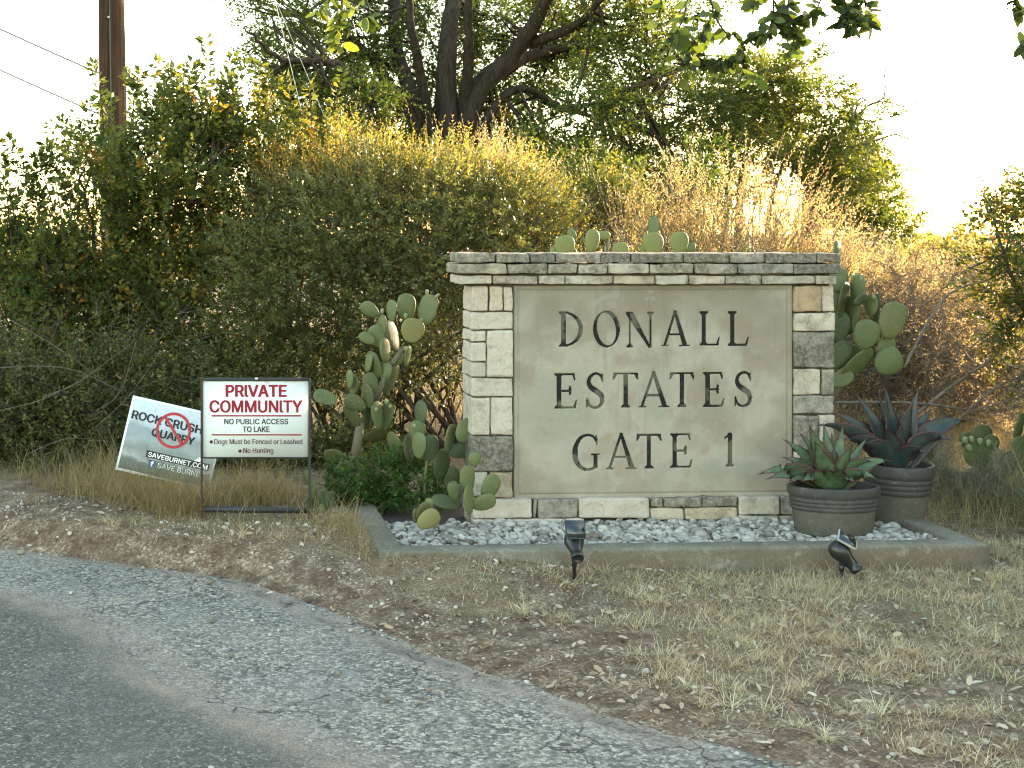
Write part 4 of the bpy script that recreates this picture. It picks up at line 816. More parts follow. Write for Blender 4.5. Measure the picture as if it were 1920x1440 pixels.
# ------------------------------------------------------------------ vegetation tools
def sprays(P, D, L, n, ll, lw, rg, droop=.1, ang=55, roll=1.0, t0=0.08, tw=.003, fold=.18, tbase=None, tvar=.25, taper=.35, leaf=None, twig=None, flut=.35):
    """twigs with alternate leaves along them; returns leaf Geo and twig Geo"""
    P = np.asarray(P, float); S = len(P); L = np.broadcast_to(np.asarray(L, float), (S,)); D = nrm(np.asarray(D, float))
    leaf = leaf or Geo(); twig = twig or Geo()
    if S == 0: return leaf, twig
    dr = np.zeros((S, 1, 3)); dr[..., 2] = -np.broadcast_to(np.asarray(droop, float), (S,))[:, None] * L[:, None]
    wob = rg.normal(0, .12, (S, 1, 3)) * L[:, None, None]
    def pos(t): return P[:, None] + D[:, None] * (L[:, None] * t)[..., None] + (dr + wob) * (t ** 2)[..., None]
    if n > 0:
        t = t0 + (1 - t0) * (np.arange(n) + rg.uniform(.1, .9, (S, n))) / n
        B = pos(t); tg = nrm(D[:, None] * L[:, None, None] + 2 * (dr + wob) * t[..., None])
        rv = nrm(rg.normal(size=(S, 1, 3)) + np.array((0, 0, roll)) * 2); side = nrm(np.cross(tg, rv)); sg = np.where(np.arange(n) % 2, 1., -1.)[None, :, None]
        a = R(ang) + rg.normal(0, .3, (S, n, 1)); ld = nrm(tg * np.cos(a) + side * sg * np.sin(a) + rg.normal(0, flut, (S, n, 3)))
        nn = nrm(np.cross(tg, side) + rg.normal(0, flut * 1.3, (S, n, 3))); wv = nrm(np.cross(nn, ld)); nn = np.cross(ld, wv)
        sz = rg.uniform(.7, 1.2, (S, n, 1)) * (1 - taper * t[..., None] ** 2); l = ll * sz; wd_ = lw * sz * .5
        mid = B + ld * l * .48
        V = np.stack((B, mid + wv * wd_ + nn * wd_ * fold * 2, B + ld * l - nn * l * .12, mid - wv * wd_ + nn * wd_ * fold * 2), 2)
        k = S * n; Fc = (np.arange(k) * 4)[:, None] + np.arange(4)
        tb = rg.random(S) if tbase is None else tbase
        T = np.clip(np.repeat(np.broadcast_to(tb, (S,))[:, None], n, 1) * (1 - tvar) + rg.random((S, n)) * tvar, 0, 1)
        leaf.add(V.reshape(-1, 3), Fc, np.repeat(T.ravel(), 4))
    if tw > 0:
        ts = np.array((0, .5, 1.0))[None] * np.ones((S, 1)); C = pos(ts); a = nrm(np.cross(D, rg.normal(size=(S, 3)))); b = np.cross(D, a)
        th = np.arange(3) * 2.0944; off = a[:, None] * np.cos(th)[None, :, None] + b[:, None] * np.sin(th)[None, :, None]
        rd = np.array((1., .7, .25)) * tw
        V = C[:, :, None] + off[:, None] * rd[None, :, None, None]; base = (np.arange(S) * 9)[:, None]
        q = np.array([(r * 3 + i, r * 3 + (i + 1) % 3, (r + 1) * 3 + (i + 1) % 3, (r + 1) * 3 + i) for r in range(2) for i in range(3)])
        twig.add(V.reshape(-1, 3), (base[:, :, None] + q[None]).reshape(-1, 4), .5)
    return leaf, twig
def blob(px, py, Y, rx, ry, dz, n, rg, shell=.55, up=.5, out=.8, side=(0, 0, 0), ragged=.35):
    """n twig starts inside an uneven ellipsoid given by its place in the photo and its depth"""
    c = at(px, py, Y); r = np.array((rx * Y / F, dz, ry * Y / F)); m = max(1, int(math.ceil(n / 8))); d = nrm(rg.normal(size=(m, 3))); k = rg.random(m) ** shell
    lump = 1 + ragged * 2 * (fbm(d * 2.1 + px * .37, 3, int(px) % 13) - .5)
    o = (d * (k * lump)[:, None])[rg.integers(0, m, n)]; g0 = rg.normal(0, 1, (n, 3)); P = c + o * r + g0 * np.minimum(.14 * r.mean(), .13)
    D = nrm(nrm(o + 1e-6) * out + g0 * .35 + np.array((0, 0, up)) + np.asarray(side, float) + rg.normal(0, .4, (n, 3)))
    return P, D
def limb(pts, r0, r1, rg, wob=.03, k=7, n=None):
    pts = np.asarray(pts, float); m = n or max(10, len(pts) * 5); tt = np.linspace(0, len(pts) - 1, m); i = np.clip(tt.astype(int), 0, len(pts) - 2); f = (tt - i)[:, None]
    a, b, c, d = pts[np.maximum(i - 1, 0)], pts[i], pts[i + 1], pts[np.minimum(i + 2, len(pts) - 1)]
    C = .5 * (2 * b + (c - a) * f + (2 * a - 5 * b + 4 * c - d) * f ** 2 + (3 * b - a - 3 * c + d) * f ** 3)
    L = np.linalg.norm(pts[-1] - pts[0]); C = C + rg.normal(0, wob * L / m ** .5 * .5, C.shape) * np.linspace(0, 1, m)[:, None]
    return C, np.linspace(r0, r1, m) , k
def add_limb(g, pts, r0, r1, rg, wob=.03, k=7):
    C, rd, k = limb(pts, r0, r1, rg, wob, k); g.add(*tube(C, rd, k)); return C
def connect(g, tips, hubs, rg, r=.02, sag=.1, k=5):
    """branches from the nearest point of the skeleton out to the clumps"""
    H = np.concatenate(hubs)
    for t in tips:
        d = np.linalg.norm(H - t, axis=1) + rg.uniform(0, .15, len(H)); h = H[np.argmin(d)]
        m = (h + t) / 2 + rg.normal(0, .08, 3) * np.linalg.norm(t - h) + np.array((0, 0, -sag * np.linalg.norm(t - h) * .5))
        C, rd, _ = limb([h, m, t], r, r * .3, rg, .02, k, 8); g.add(*tube(C, rd, k)); hubs.append(C[2:])
def plant(name, label, cat, base, crown, wood, cm, wm, grp=None, cname='crown', wname='trunk'):
    root = thing(name, label, cat, base, 0, grp)
    if wood.n: sub(wood, wname, wm, root, True)
    if crown is not None and crown.n: sub(crown, cname, cm, root)
    return root
# leaf colours
M['oakleaf'] = leafmat('oak_leaf', [(0, (0.031, 0.056, 0.011)), (.4, (0.062, 0.101, 0.019)), (.75, (0.132, 0.162, 0.026)), (1, (0.300, 0.243, 0.031))], .38, (1.7, 1.5, .6), .5, .25, .3, .5)
M['elmleaf'] = leafmat('elm_leaf', [(0, (0.032, 0.057, 0.014)), (.45, (0.066, 0.103, 0.025)), (.75, (0.147, 0.164, 0.034)), (.92, (0.332, 0.252, 0.043)), (1, (0.383, 0.164, 0.043))], .42, (1.45, 1.2, .6), .5, .25, .3, 1.0)
M['shrubleaf'] = leafmat('shrub_leaf', [(0, (0.060, 0.084, 0.026)), (.5, (0.126, 0.145, 0.049)), (.85, (0.223, 0.215, 0.072)), (1, (0.446, 0.334, 0.090))], .34, (1.5, 1.3, .5), .42, .35, .25, 1.4)
M['strawleaf'] = leafmat('straw_seed', [(0, (0.216, 0.181, 0.073)), (.4, (0.370, 0.303, 0.148)), (.7, (0.488, 0.382, 0.234)), (1, (0.541, 0.454, 0.343))], .52, (1.35, 1.15, .75), .75, .1, .3, 1.2)
M['yellowleaf'] = leafmat('yellowing_leaf', [(0, (0.090, 0.108, 0.034)), (.4, (0.210, 0.201, 0.047)), (.7, (0.405, 0.324, 0.086)), (1, (0.539, 0.370, 0.136))], .52, (1.4, 1.25, .6), .65, .15, .3, 1.0)  # also carries the sunlit gold of the evergreen shrub top
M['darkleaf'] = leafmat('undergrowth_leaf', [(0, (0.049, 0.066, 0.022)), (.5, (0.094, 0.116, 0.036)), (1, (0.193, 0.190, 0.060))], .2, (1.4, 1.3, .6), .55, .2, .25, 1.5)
M['vine'] = leafmat('vine_leaf', [(0, (0.028, 0.070, 0.017)), (.6, (0.056, 0.119, 0.028)), (1, (0.126, 0.168, 0.042))], .3, (1.4, 1.3, .5), .5, .25, .25, 2)
M['greyleaf'] = leafmat('silver_leaf', [(0, (.10, .11, .08)), (1, (.24, .25, .19))], .2, (1.3, 1.2, .8), .7, .2, .2, 2)
M['bark'] = bark('oak_bark', (.016, .012, .009), (.065, .052, .04))
M['greybark'] = bark('grey_bark', (.05, .045, .04), (.17, .155, .135), 20)
M['twig'] = bark('twig_bark', (.045, .034, .026), (.13, .10, .078), 30)
M['deadtwig'] = bark('dead_twig_bark', (.06, .05, .042), (.17, .145, .12), 30)
M['drytwig'] = bark('dry_twig', (.12, .10, .08), (.27, .23, .185), 30)

# ------------------------------------------------------------------ the oak behind
def build_oak():
    rg = np.random.default_rng(31); Y = 20.0; w = Geo(); hubs = []
    def A(l): return [at(a, b, Y + (d[0] if d else 0)) for a, b, *d in l]
    def lm(l, r0, r1, **k): C = add_limb(w, A(l), r0 * .68, r1 * .7, rg, **k); hubs.append(C[len(C) // 4:]); return C
    lm([(850, 640), (846, 500), (846, 400), (850, 290)], .46, .40, k=14)
    lm([(848, 330), (838, 220), (838, 110), (852, -20, .4), (868, -170, .8), (880, -330, 1)], .31, .09, k=10)
    lm([(858, 310), (868, 200), (880, 110, -.5), (878, 10, -.9), (885, -150, -1.4)], .17, .07, k=8)
    lm([(838, 340), (800, 230), (765, 160), (738, 70, .5), (742, -40, 1), (725, -220, 1.5)], .24, .08, k=9)
    lm([(806, 240), (786, 130, -.5), (768, 20, -1), (752, -150, -1.5)], .15, .05, k=8)
    lm([(860, 300), (893, 175), (955, 112), (998, 50, -.4), (1035, -25, -.8), (1105, -170, -1.2)], .29, .10, k=10)
    lm([(975, 85), (1050, 62, -.6), (1095, 34, -1.2), (1160, -40, -2)], .14, .05, k=8)
    lm([(925, 140), (1000, 103, .5), (1065, 86, 1), (1180, 62, 1.6), (1310, 30, 2.2)], .15, .04, k=8)
    lm([(835, 345), (765, 205), (722, 150), (690, 100, 1), (620, 55, 2), (520, 15, 3)], .19, .05, k=8)
    lm([(740, 180), (690, 165, -1), (630, 118, -2), (530, 110, -2.6), (470, 60, -3)], .12, .03, k=7)
    lm([(860, 320), (925, 205), (980, 166), (1060, 205, .8), (1140, 225, 1.5), (1245, 262, 2.4)], .13, .03, k=7)
    lm([(1060, 205, .8), (1130, 190, 0), (1210, 150, -1), (1300, 120, -2)], .07, .025, k=6)
    lm([(845, 360), (780, 290, 1), (690, 250, 2), (600, 230, 2.5), (520, 180, 3)], .13, .04, k=7)
    lm([(855, 350), (940, 300, 1), (1050, 290, 2), (1150, 330, 2.5)], .12, .04, k=7)
    leaf = Geo(); tw = Geo(); tips = []
    FR = 0
    BL = [(520, 20, 60, 60, 120), (470, -10, 55, 60, 60), (560, 90, 70, 45, 120), (500, 120, 45, 40, 60), (620, 110, 70, 60, 150), (600, 190, 95, 50, 220), (540, 170, 45, 40, 70), (690, 200, 70, 50, 150), (640, 250, 90, 40, 160), (740, 240, 55, 60, 120), (690, 90, 60, 50, 110), (650, 20, 75, 55, 170),
          (730, 20, 45, 60, 80), (760, 290, 90, 35, 110), (800, 60, 30, 70, 70), (870, 30, 45, 60, 120), (900, 110, 45, 40, 90), (860, 150, 30, 60, 55), (830, 240, 40, 40, 60), (930, 30, 30, 60, 40), (950, 190, 70, 45, 120), (1010, 150, 70, 45, 120), (1000, 240, 80, 45, 130), (1080, 140, 80, 45, 150),
          (1070, 60, 70, 50, 150), (1140, 30, 70, 50, 140), (1210, 60, 70, 50, 150), (1160, 110, 80, 45, 150), (1250, 130, 60, 50, 120), (1110, 210, 80, 45, 150), (1200, 200, 80, 50, 160), (1280, 220, 55, 60, 120), (1030, 0, 50, 40, 70), (1300, 20, 60, 55, 100), (1080, 300, 90, 45, 170), (1190, 290, 90, 60, 200),
          (1270, 310, 60, 60, 120), (1010, 300, 60, 45, 100), (900, 260, 50, 40, 70), (700, -60, 160, 60, 260), (900, -80, 130, 60, 200), (1120, -70, 160, 60, 260), (560, -80, 110, 60, 150), (1130, 390, 110, 50, 170), (640, 310, 110, 40, 120), (850, 250, 70, 40, 60), (790, 180, 40, 50, 50), (920, 200, 50, 40, 60), (850, 320, 120, 30, 110), (800, 20, 50, 60, 110), (900, 50, 60, 60, 130), (960, 60, 50, 60, 110), (820, 160, 50, 60, 90), (910, 190, 60, 50, 110), (1040, 100, 60, 50, 90), (760, 110, 40, 50, 70), (990, 0, 50, 50, 80)]
    for bx, by, rx, ry, n in BL:
        FR += 1; dy = rg.uniform(.8, 2.8) if 720 < bx < 1010 and by < 290 and FR % 4 else rg.uniform(-2.2, 2.6); P, D = blob(bx, by, Y + dy, rx, ry, .9, int(n * 1.5), rg, .6, .1, .7)
        L = rg.uniform(.22, .45, len(P)); sprays(P, D, L, 13, .07, .036, rg, .25, 50, tw=.006, leaf=leaf, twig=tw, tbase=np.clip(rg.normal(.42, .2, len(P)), 0, 1), flut=.5)
        c = at(bx, by, Y + dy); tips += [c] + [P[i] for i in rg.integers(0, len(P), 5)]
    connect(w, tips, hubs, rg, .032)
    w.merge(tw)
    b = at(850, 437, Y); plant('oak_tree', 'large spreading live oak with forking dark limbs behind the shrubs', 'tree', (b[0], Y, 0), leaf, w, M['oakleaf'], M['bark'], 'trees behind the sign wall')
build_oak()
def blobtree(name, label, Y, BL, trunks, rg, lm, wm, ll, lw, nl, Lr, grp='trees behind the sign wall', dens=1.0, dep=.9, tb=(.42, .2), up=.2, droop=.15, cname='crown', cat='tree', jit=1.5, tipn=4, br=.02, base=None, twr=.005, wname='trunk', ragged=.35):
    leaf, tw, w, tips, hubs = Geo(), Geo(), Geo(), [], []
    for pts, r0, r1 in trunks:
        C = add_limb(w, [at(p[0], p[1], Y + (p[2] if len(p) > 2 else 0)) for p in pts], r0, r1, rg, .03, 8); hubs.append(C[len(C) // 5:])
    for bx, by, rx, ry, n in BL:
        dy = rg.uniform(-jit, jit); P, D = blob(bx, by, Y + dy, rx, ry, dep, max(3, int(n * dens)), rg, .6, up, .7, ragged=ragged); P[:, 2] = np.maximum(P[:, 2], gz(P[:, 0], P[:, 1]) + .02)
        L = rg.uniform(*Lr, len(P)); sprays(P, D, L, nl, ll, lw, rg, droop, 50, tw=twr, leaf=leaf, twig=tw, tbase=np.clip(rg.normal(tb[0], tb[1], len(P)), 0, 1), flut=.45)
        tips += [at(bx, by, Y + dy)] + [P[i] for i in rg.integers(0, len(P), tipn)]
    if hubs: connect(w, tips, hubs, rg, br)
    w.merge(tw); p = base or trunks[0][0][0]; b = at(p[0], 437, Y)
    return plant(name, label, cat, (b[0], Y, float(gz(b[0], Y))), leaf, w, lm, wm, grp, cname, wname)
rg = np.random.default_rng(41)
blobtree('oak_tree', 'airy oak with bare twig ends against the bright sky at right', 22, [(1440, 150, 45, 40, 110), (1400, 210, 60, 45, 150), (1340, 170, 50, 40, 90), (1400, 130, 40, 30, 50), (1580, 340, 60, 40, 90), (1640, 370, 40, 40, 60), (1480, 190, 50, 45, 100), (1360, 180, 50, 50, 80), (1540, 190, 40, 35, 60), (1450, 260, 70, 40, 150), (1540, 250, 60, 40, 130), (1600, 270, 45, 45, 70), (1380, 280, 60, 40, 110),
    (1500, 310, 60, 40, 110), (1570, 320, 50, 40, 90), (1630, 330, 45, 40, 80), (1420, 340, 60, 35, 60), (1600, 390, 50, 50, 110), (1650, 410, 35, 40, 70), (1650, 440, 60, 40, 80), (1340, 240, 50, 50, 70), (1560, 400, 60, 40, 60), (1490, 130, 25, 35, 40), (1330, 350, 60, 50, 90), (1540, 150, 16, 20, 12), (1640, 230, 22, 20, 12)],
    [([(1515, 640), (1520, 430), (1522, 360), (1545, 310), (1590, 240, -.5), (1602, 210, -.8)], .20, .03), ([(1380, 620), (1385, 420), (1392, 330), (1410, 220)], .09, .03), ([(1350, 600), (1362, 400), (1368, 300), (1380, 200)], .07, .02), ([(1522, 360), (1480, 280), (1450, 180), (1440, 130)], .09, .02), ([(1545, 310), (1590, 285), (1650, 250)], .07, .02),
     ([(1430, 640), (1440, 420), (1460, 330), (1500, 240)], .06, .02)], rg, M['oakleaf'], M['greybark'], .085, .04, 12, (.2, .42), dens=1.75, tb=(.58, .2), jit=1.2)
# the bare limb ends belong to that tree
def bare_limbs():
    rg = np.random.default_rng(5); Y = 21.4; g = Geo()
    def grow(p, d, L, r, lv):
        n = 5; P = [p]
        for _ in range(n): d = nrm(d + rg.normal(0, .22, 3) * (1, .6, 1)); P.append(P[-1] + d * L / n)
        g.add(*tube(P, np.linspace(r, r * .5, n + 1), 5))
        if lv > 0:
            for i in range(2, n + 1):
                if rg.random() < .8: grow(P[i], nrm(d + rg.normal(0, .65, 3)), L * rg.uniform(.45, .7), r * .55, lv - 1)
    root = bpy.data.objects['oak_tree.001']
    for a, b in (((1585, 230), (1680, 170)), ((1600, 275), (1690, 225)), ((1630, 300), (1690, 285)), ((1590, 220), (1620, 160))):
        p, q = at(*a, Y), at(*b, Y); grow(p, nrm(q - p), np.linalg.norm(q - p) * .75, .028, 2)
    sub(g, 'bare_limb', M['greybark'], root, True)
bare_limbs()
rg = np.random.default_rng(42)
blobtree('small_tree', 'dark bushy small tree under the oak, left of the airy oak', 17, [(1060, 330, 60, 45, 130), (1130, 350, 70, 60, 170), (1200, 360, 70, 60, 170), (1270, 370, 60, 60, 130), (1010, 290, 45, 35, 60), (1090, 400, 90, 60, 170), (1220, 420, 100, 50, 150), (1320, 400, 60, 60, 90), (1290, 300, 45, 45, 70)],
    [([(1150, 640), (1150, 480), (1140, 400), (1090, 330)], .10, .03), ([(1230, 640), (1220, 480), (1200, 370)], .08, .03)], rg, M['oakleaf'], M['bark'], .07, .036, 12, (.18, .35), tb=(.32, .15), jit=.8)

# ------------------------------------------------------------------ central shrub and its straw topped neighbours
def build_shrub():
    rg = np.random.default_rng(51); Y = 8.9; leaf, tw, w = Geo(), Geo(), Geo(); hubs = []
    b = at(740, 437, Y); gzv = float(gz(b[0], Y))
    for k in range(26):
        a = rg.uniform(0, 6.28); tip = at(740 + rg.uniform(-300, 300), rg.uniform(380, 700), Y + rg.uniform(-.6, .6)); st = np.array((b[0] + .35 * math.cos(a) * 1.6, Y + .3 * math.sin(a), gzv - .05))
        C = add_limb(w, [st, (st + tip) / 2 + rg.normal(0, .12, 3), tip], .022, .006, rg, .05, 6); hubs.append(C[3:])
    BL = [(720, 430, 250, 130, .95, 900), (560, 500, 170, 160, .85, 800), (480, 600, 130, 150, .8, 620), (430, 720, 95, 120, .7, 380), (860, 470, 160, 150, .8, 600), (960, 430, 95, 90, .7, 260), (680, 600, 230, 150, .95, 950), (820, 640, 110, 130, .7, 330), (600, 385, 110, 50, .7, 240), (800, 385, 150, 50, .75, 300), (560, 740, 160, 100, .8, 420), (700, 355, 90, 36, .6, 110), (930, 395, 90, 50, .6, 140), (640, 680, 120, 90, .5, 200)]
    for bx, by, rx, ry, dz, n in BL:
        P, D = blob(bx, by, Y, rx, ry, dz, int(n * 1.25), rg, .42, .45, .9, ragged=.28); L = rg.uniform(.10, .22, len(P)); ok = P[:, 2] > gzv + .35
        P, D, L = P[ok], D[ok], L[ok]
        sprays(P, D, L, 15, .034, .0155, rg, .0, 48, tw=.0022, leaf=leaf, twig=tw, tbase=np.clip(rg.normal(.45, .18, len(P)), 0, 1), flut=.4)
    w.merge(tw)
    plant('evergreen_shrub', 'big rounded small leaved evergreen shrub left of the wall', 'shrub', (b[0], Y, gzv), leaf, w, M['shrubleaf'], M['twig'], 'shrubs around the sign wall', 'foliage', 'stem')
build_shrub()
def straw(name, label, Y, items, seed, mat, wm, cat='shrub', base=None, nl=26, ll=.03, lw=.006, grp='shrubs around the sign wall', L0=(.3, .6), spread=.3, tw=.0026, tb=(.5, .2)):
    """broom-like bush: many fine upright stems with small leaves or seed along them"""
    rg = np.random.default_rng(seed); leaf, w = Geo(), Geo(); b = at((base or items[0])[0], 437, Y); gzv = float(gz(b[0], Y))
    for px, py, rx, ry, n, lean in items:
        P, D = blob(px, py, Y, rx, ry, .55, n, rg, .5, 1.0, .35, (lean, 0, 0)); D = nrm(D * (1, 1, 1) + np.array((0, 0, .6)) + rg.normal(0, spread, D.shape)); L = rg.uniform(*L0, n)
        P[:, 2] = np.maximum(P[:, 2], gzv + .05)
        sprays(P, D, L, nl, ll, lw, rg, rg.uniform(-.1, .25, n), 32, tw=tw, leaf=leaf, twig=w, tbase=np.clip(rg.normal(tb[0], tb[1], n), 0, 1), flut=.3, t0=.25, taper=.5)
        for k in range(max(2, n // 60)):
            tip = P[rg.integers(0, n)]; st = np.array((b[0] + rg.uniform(-.3, .3) + (tip[0] - b[0]) * .4, Y + rg.uniform(-.25, .25), gzv - .05)); add_limb(w, [st, (st + tip) / 2 + rg.normal(0, .05, 3), tip], .009, .003, rg, .04, 5)
    return plant(name, label, cat, (b[0], Y, gzv), leaf, w, mat, wm, grp, 'foliage', 'stem')
straw('broom_bush', 'golden straw tipped bush crowning the evergreen shrub under the oak', 10.2, [(890, 400, 120, 50, 380, .1), (760, 385, 110, 36, 220, 0), (660, 390, 80, 36, 130, -.15), (985, 425, 60, 55, 230, .25), (905, 355, 60, 30, 110, .1), (790, 330, 70, 26, 34, 0), (700, 350, 60, 26, 20, -.1), (1000, 480, 90, 60, 180, .3), (935, 340, 40, 24, 50, .15), (870, 520, 260, 100, 220, 0)], 61, M['strawleaf'], M['drytwig'], nl=22, ll=.034, lw=.011, L0=(.22, .52), spread=.42)
straw('yellow_bush', 'yellow green bush mixed into the evergreen shrub top', 9.15, [(640, 340, 130, 45, 260, -.1), (560, 360, 70, 45, 110, -.15), (780, 350, 150, 40, 260, 0), (930, 390, 110, 50, 230, .1), (1010, 450, 70, 60, 130, .1), (700, 440, 300, 70, 130, 0)], 62, M['yellowleaf'], M['twig'], nl=16, ll=.034, lw=.013, L0=(.2, .4))  # sunlit look of the shrub top put into yellow green leaves
straw('broom_bush', 'tall feathery golden bush behind the middle of the wall', 9.6, [(1290, 480, 90, 55, 120, .0), (1210, 465, 60, 50, 80, -.15), (1380, 475, 90, 60, 110, .05), (1460, 490, 90, 55, 120, .15), (1330, 385, 60, 36, 40, 0), (1420, 395, 70, 36, 34, .1), (1530, 540, 60, 50, 110, .4), (1340, 530, 220, 70, 260, 0), (1490, 440, 50, 40, 50, .25), (1190, 420, 12, 30, 6, 0), (1225, 410, 12, 30, 7, 0), (1250, 380, 14, 30, 6, 0), (1380, 650, 220, 80, 420, 0), (1350, 760, 240, 80, 420, 0)], 63, M['strawleaf'], M['drytwig'], nl=22, ll=.036, lw=.009, L0=(.25, .65), spread=.4)  # lowest clumps, unseen behind the wall, are added to block the sun
straw('green_bush', 'light green bush peeking over the wall beside the golden bush', 10.4, [(1110, 400, 60, 50, 190, 0), (1170, 410, 50, 50, 150, .1), (1140, 460, 90, 50, 140, 0), (1060, 440, 50, 50, 90, -.1)], 64, M['elmleaf'], M['twig'], nl=14, ll=.045, lw=.02, L0=(.2, .4), spread=.4)
def thicket():
    """tangled bare-branched brush right of the wall"""
    rg = np.random.default_rng(71); Y = 9.8; leaf, w = Geo(), Geo(); b = at(1720, 437, Y); gzv = float(gz(b[0], Y))
    def grow(p, d, L, r, lv):
        n = 6; P = [p]
        for i in range(n): d = nrm(d + rg.normal(0, .17, 3) + np.array((0, 0, .02 - .05 * (lv < 2)))); P.append(P[-1] + d * L / n)
        g2 = tube(P, np.linspace(r, r * .55, n + 1), 4, False); w.add(*g2)
        if lv > 0:
            for i in range(1, n + 1):
                for _ in range(2 if lv > 1 else 3):
                    if rg.random() < .8: grow(P[i], nrm(d + rg.normal(0, .6, 3)), L * rg.uniform(.4, .62), max(.0016, r * .5), lv - 1)
        else: ends.append((P[2], d, L))
    ends = []
    for k in range(12):
        x = rg.uniform(1580, 1960); st = at(x, 437, Y + rg.uniform(-.7, .9)); st[2] = gzv - .03
        grow(st, nrm(np.array((rg.normal(.1, .5), rg.normal(0, .4), 1.0))), rg.uniform(.75, 1.25), .013, 3)
    w2 = [at(1695, 690, Y - .7), at(1770, 560, Y - .75), at(1850, 525, Y - .8)]; add_limb(w, w2, .012, .006, rg, .02, 6)
    add_limb(w, [at(1690, 800, Y - .8), at(1790, 720, Y - .8), at(1880, 660, Y - .8)], .016, .008, rg, .03, 6); add_limb(w, [at(1560, 755, Y - .9), at(1700, 755, Y - .9), at(1860, 770, Y - .8), at(1940, 755, Y - .7)], .012, .009, rg, .03, 6)
    E = np.array([e[0] for e in ends]); Dd = np.array([e[1] for e in ends]); n = min(len(E), 3600); ix = rg.permutation(len(E))[:n]
    keep = E[ix, 2] < 1.62 + .12 * rg.normal(size=n)
    sprays(E[ix][keep], nrm(Dd[ix][keep] + rg.normal(0, .4, (keep.sum(), 3))), rg.uniform(.08, .2, keep.sum()), 9, .022, .012, rg, .05, 50, tw=.0013, leaf=leaf, twig=w, tbase=np.clip(rg.normal(.62, .25, keep.sum()), 0, 1))
    print('thicket ends', len(E))
    plant('brush_thicket', 'tangled golden brush with bare arching twigs right of the wall', 'bush', (b[0], Y, gzv), leaf, w, M['strawleaf'], M['drytwig'], 'shrubs around the sign wall', 'foliage', 'stem')
thicket()
straw('broom_bush', 'low golden dry bush beyond the tangled brush at right', 12.5, [(1600, 570, 120, 45, 420, 0), (1720, 570, 110, 30, 380, .05), (1820, 575, 110, 35, 330, 0), (1900, 560, 90, 40, 260, 0), (1680, 620, 160, 70, 330, 0), (1850, 620, 140, 70, 330, 0), (1640, 720, 150, 60, 260, 0), (1860, 740, 150, 60, 260, 0)], 65, M['strawleaf'], M['drytwig'], nl=22, ll=.035, lw=.010, L0=(.3, .6), spread=.35)
straw('broom_bush', 'pale feathery golden bush rising just right of the wall end', 10.6, [(1620, 600, 70, 45, 220, .1), (1700, 620, 80, 40, 220, .1), (1780, 620, 70, 40, 170, .1), (1650, 670, 90, 60, 240, 0), (1760, 680, 90, 60, 200, 0), (1590, 540, 50, 40, 80, .2), (1640, 750, 90, 50, 160, 0)], 67, M['strawleaf'], M['drytwig'], nl=22, ll=.034, lw=.009, L0=(.25, .55), spread=.45)
straw('yellow_bush', 'yellow leaved bush low behind the brush right of the agaves', 10.9, [(1850, 640, 100, 70, 260, 0), (1780, 720, 90, 50, 170, 0), (1900, 720, 70, 70, 170, 0), (1700, 650, 70, 70, 120, 0)], 66, M['yellowleaf'], M['twig'], nl=14, ll=.036, lw=.018, L0=(.2, .4), spread=.5)

# ------------------------------------------------------------------ left: elm saplings, undergrowth
def whips(leaf, w, items, Y, rg, ll=.068, lw=.04, n=26, r=.006, tb=.5):
    for pts in items:
        P = np.array([at(a, b, Y + rg.uniform(-.05, .05)) for a, b in pts]); C, rd, _ = limb(P, r, r * .3, rg, .015, 5, 16); w.add(*tube(C, rd, 5))
        L = np.linalg.norm(np.diff(C, axis=0), axis=1).sum(); m = max(6, int(L / .019)); tt = np.linspace(.2, 1, m) * 15; i = np.clip(tt.astype(int), 0, 14); B = C[i] + (C[i + 1] - C[i]) * (tt - i)[:, None]; tg = nrm(C[i + 1] - C[i])
        D = nrm(tg * .5 + nrm(np.cross(tg, (0.1, 1, .1))) * np.where(np.arange(m) % 2, 1, -1)[:, None] + rg.normal(0, .25, (m, 3)))
        sprays(B, D, np.full(m, .006), 1, ll, lw, rg, 0, 0, tw=0, leaf=leaf, twig=w, tbase=np.clip(rg.normal(tb, .15, m), 0, 1), flut=.25, t0=.9, taper=0)
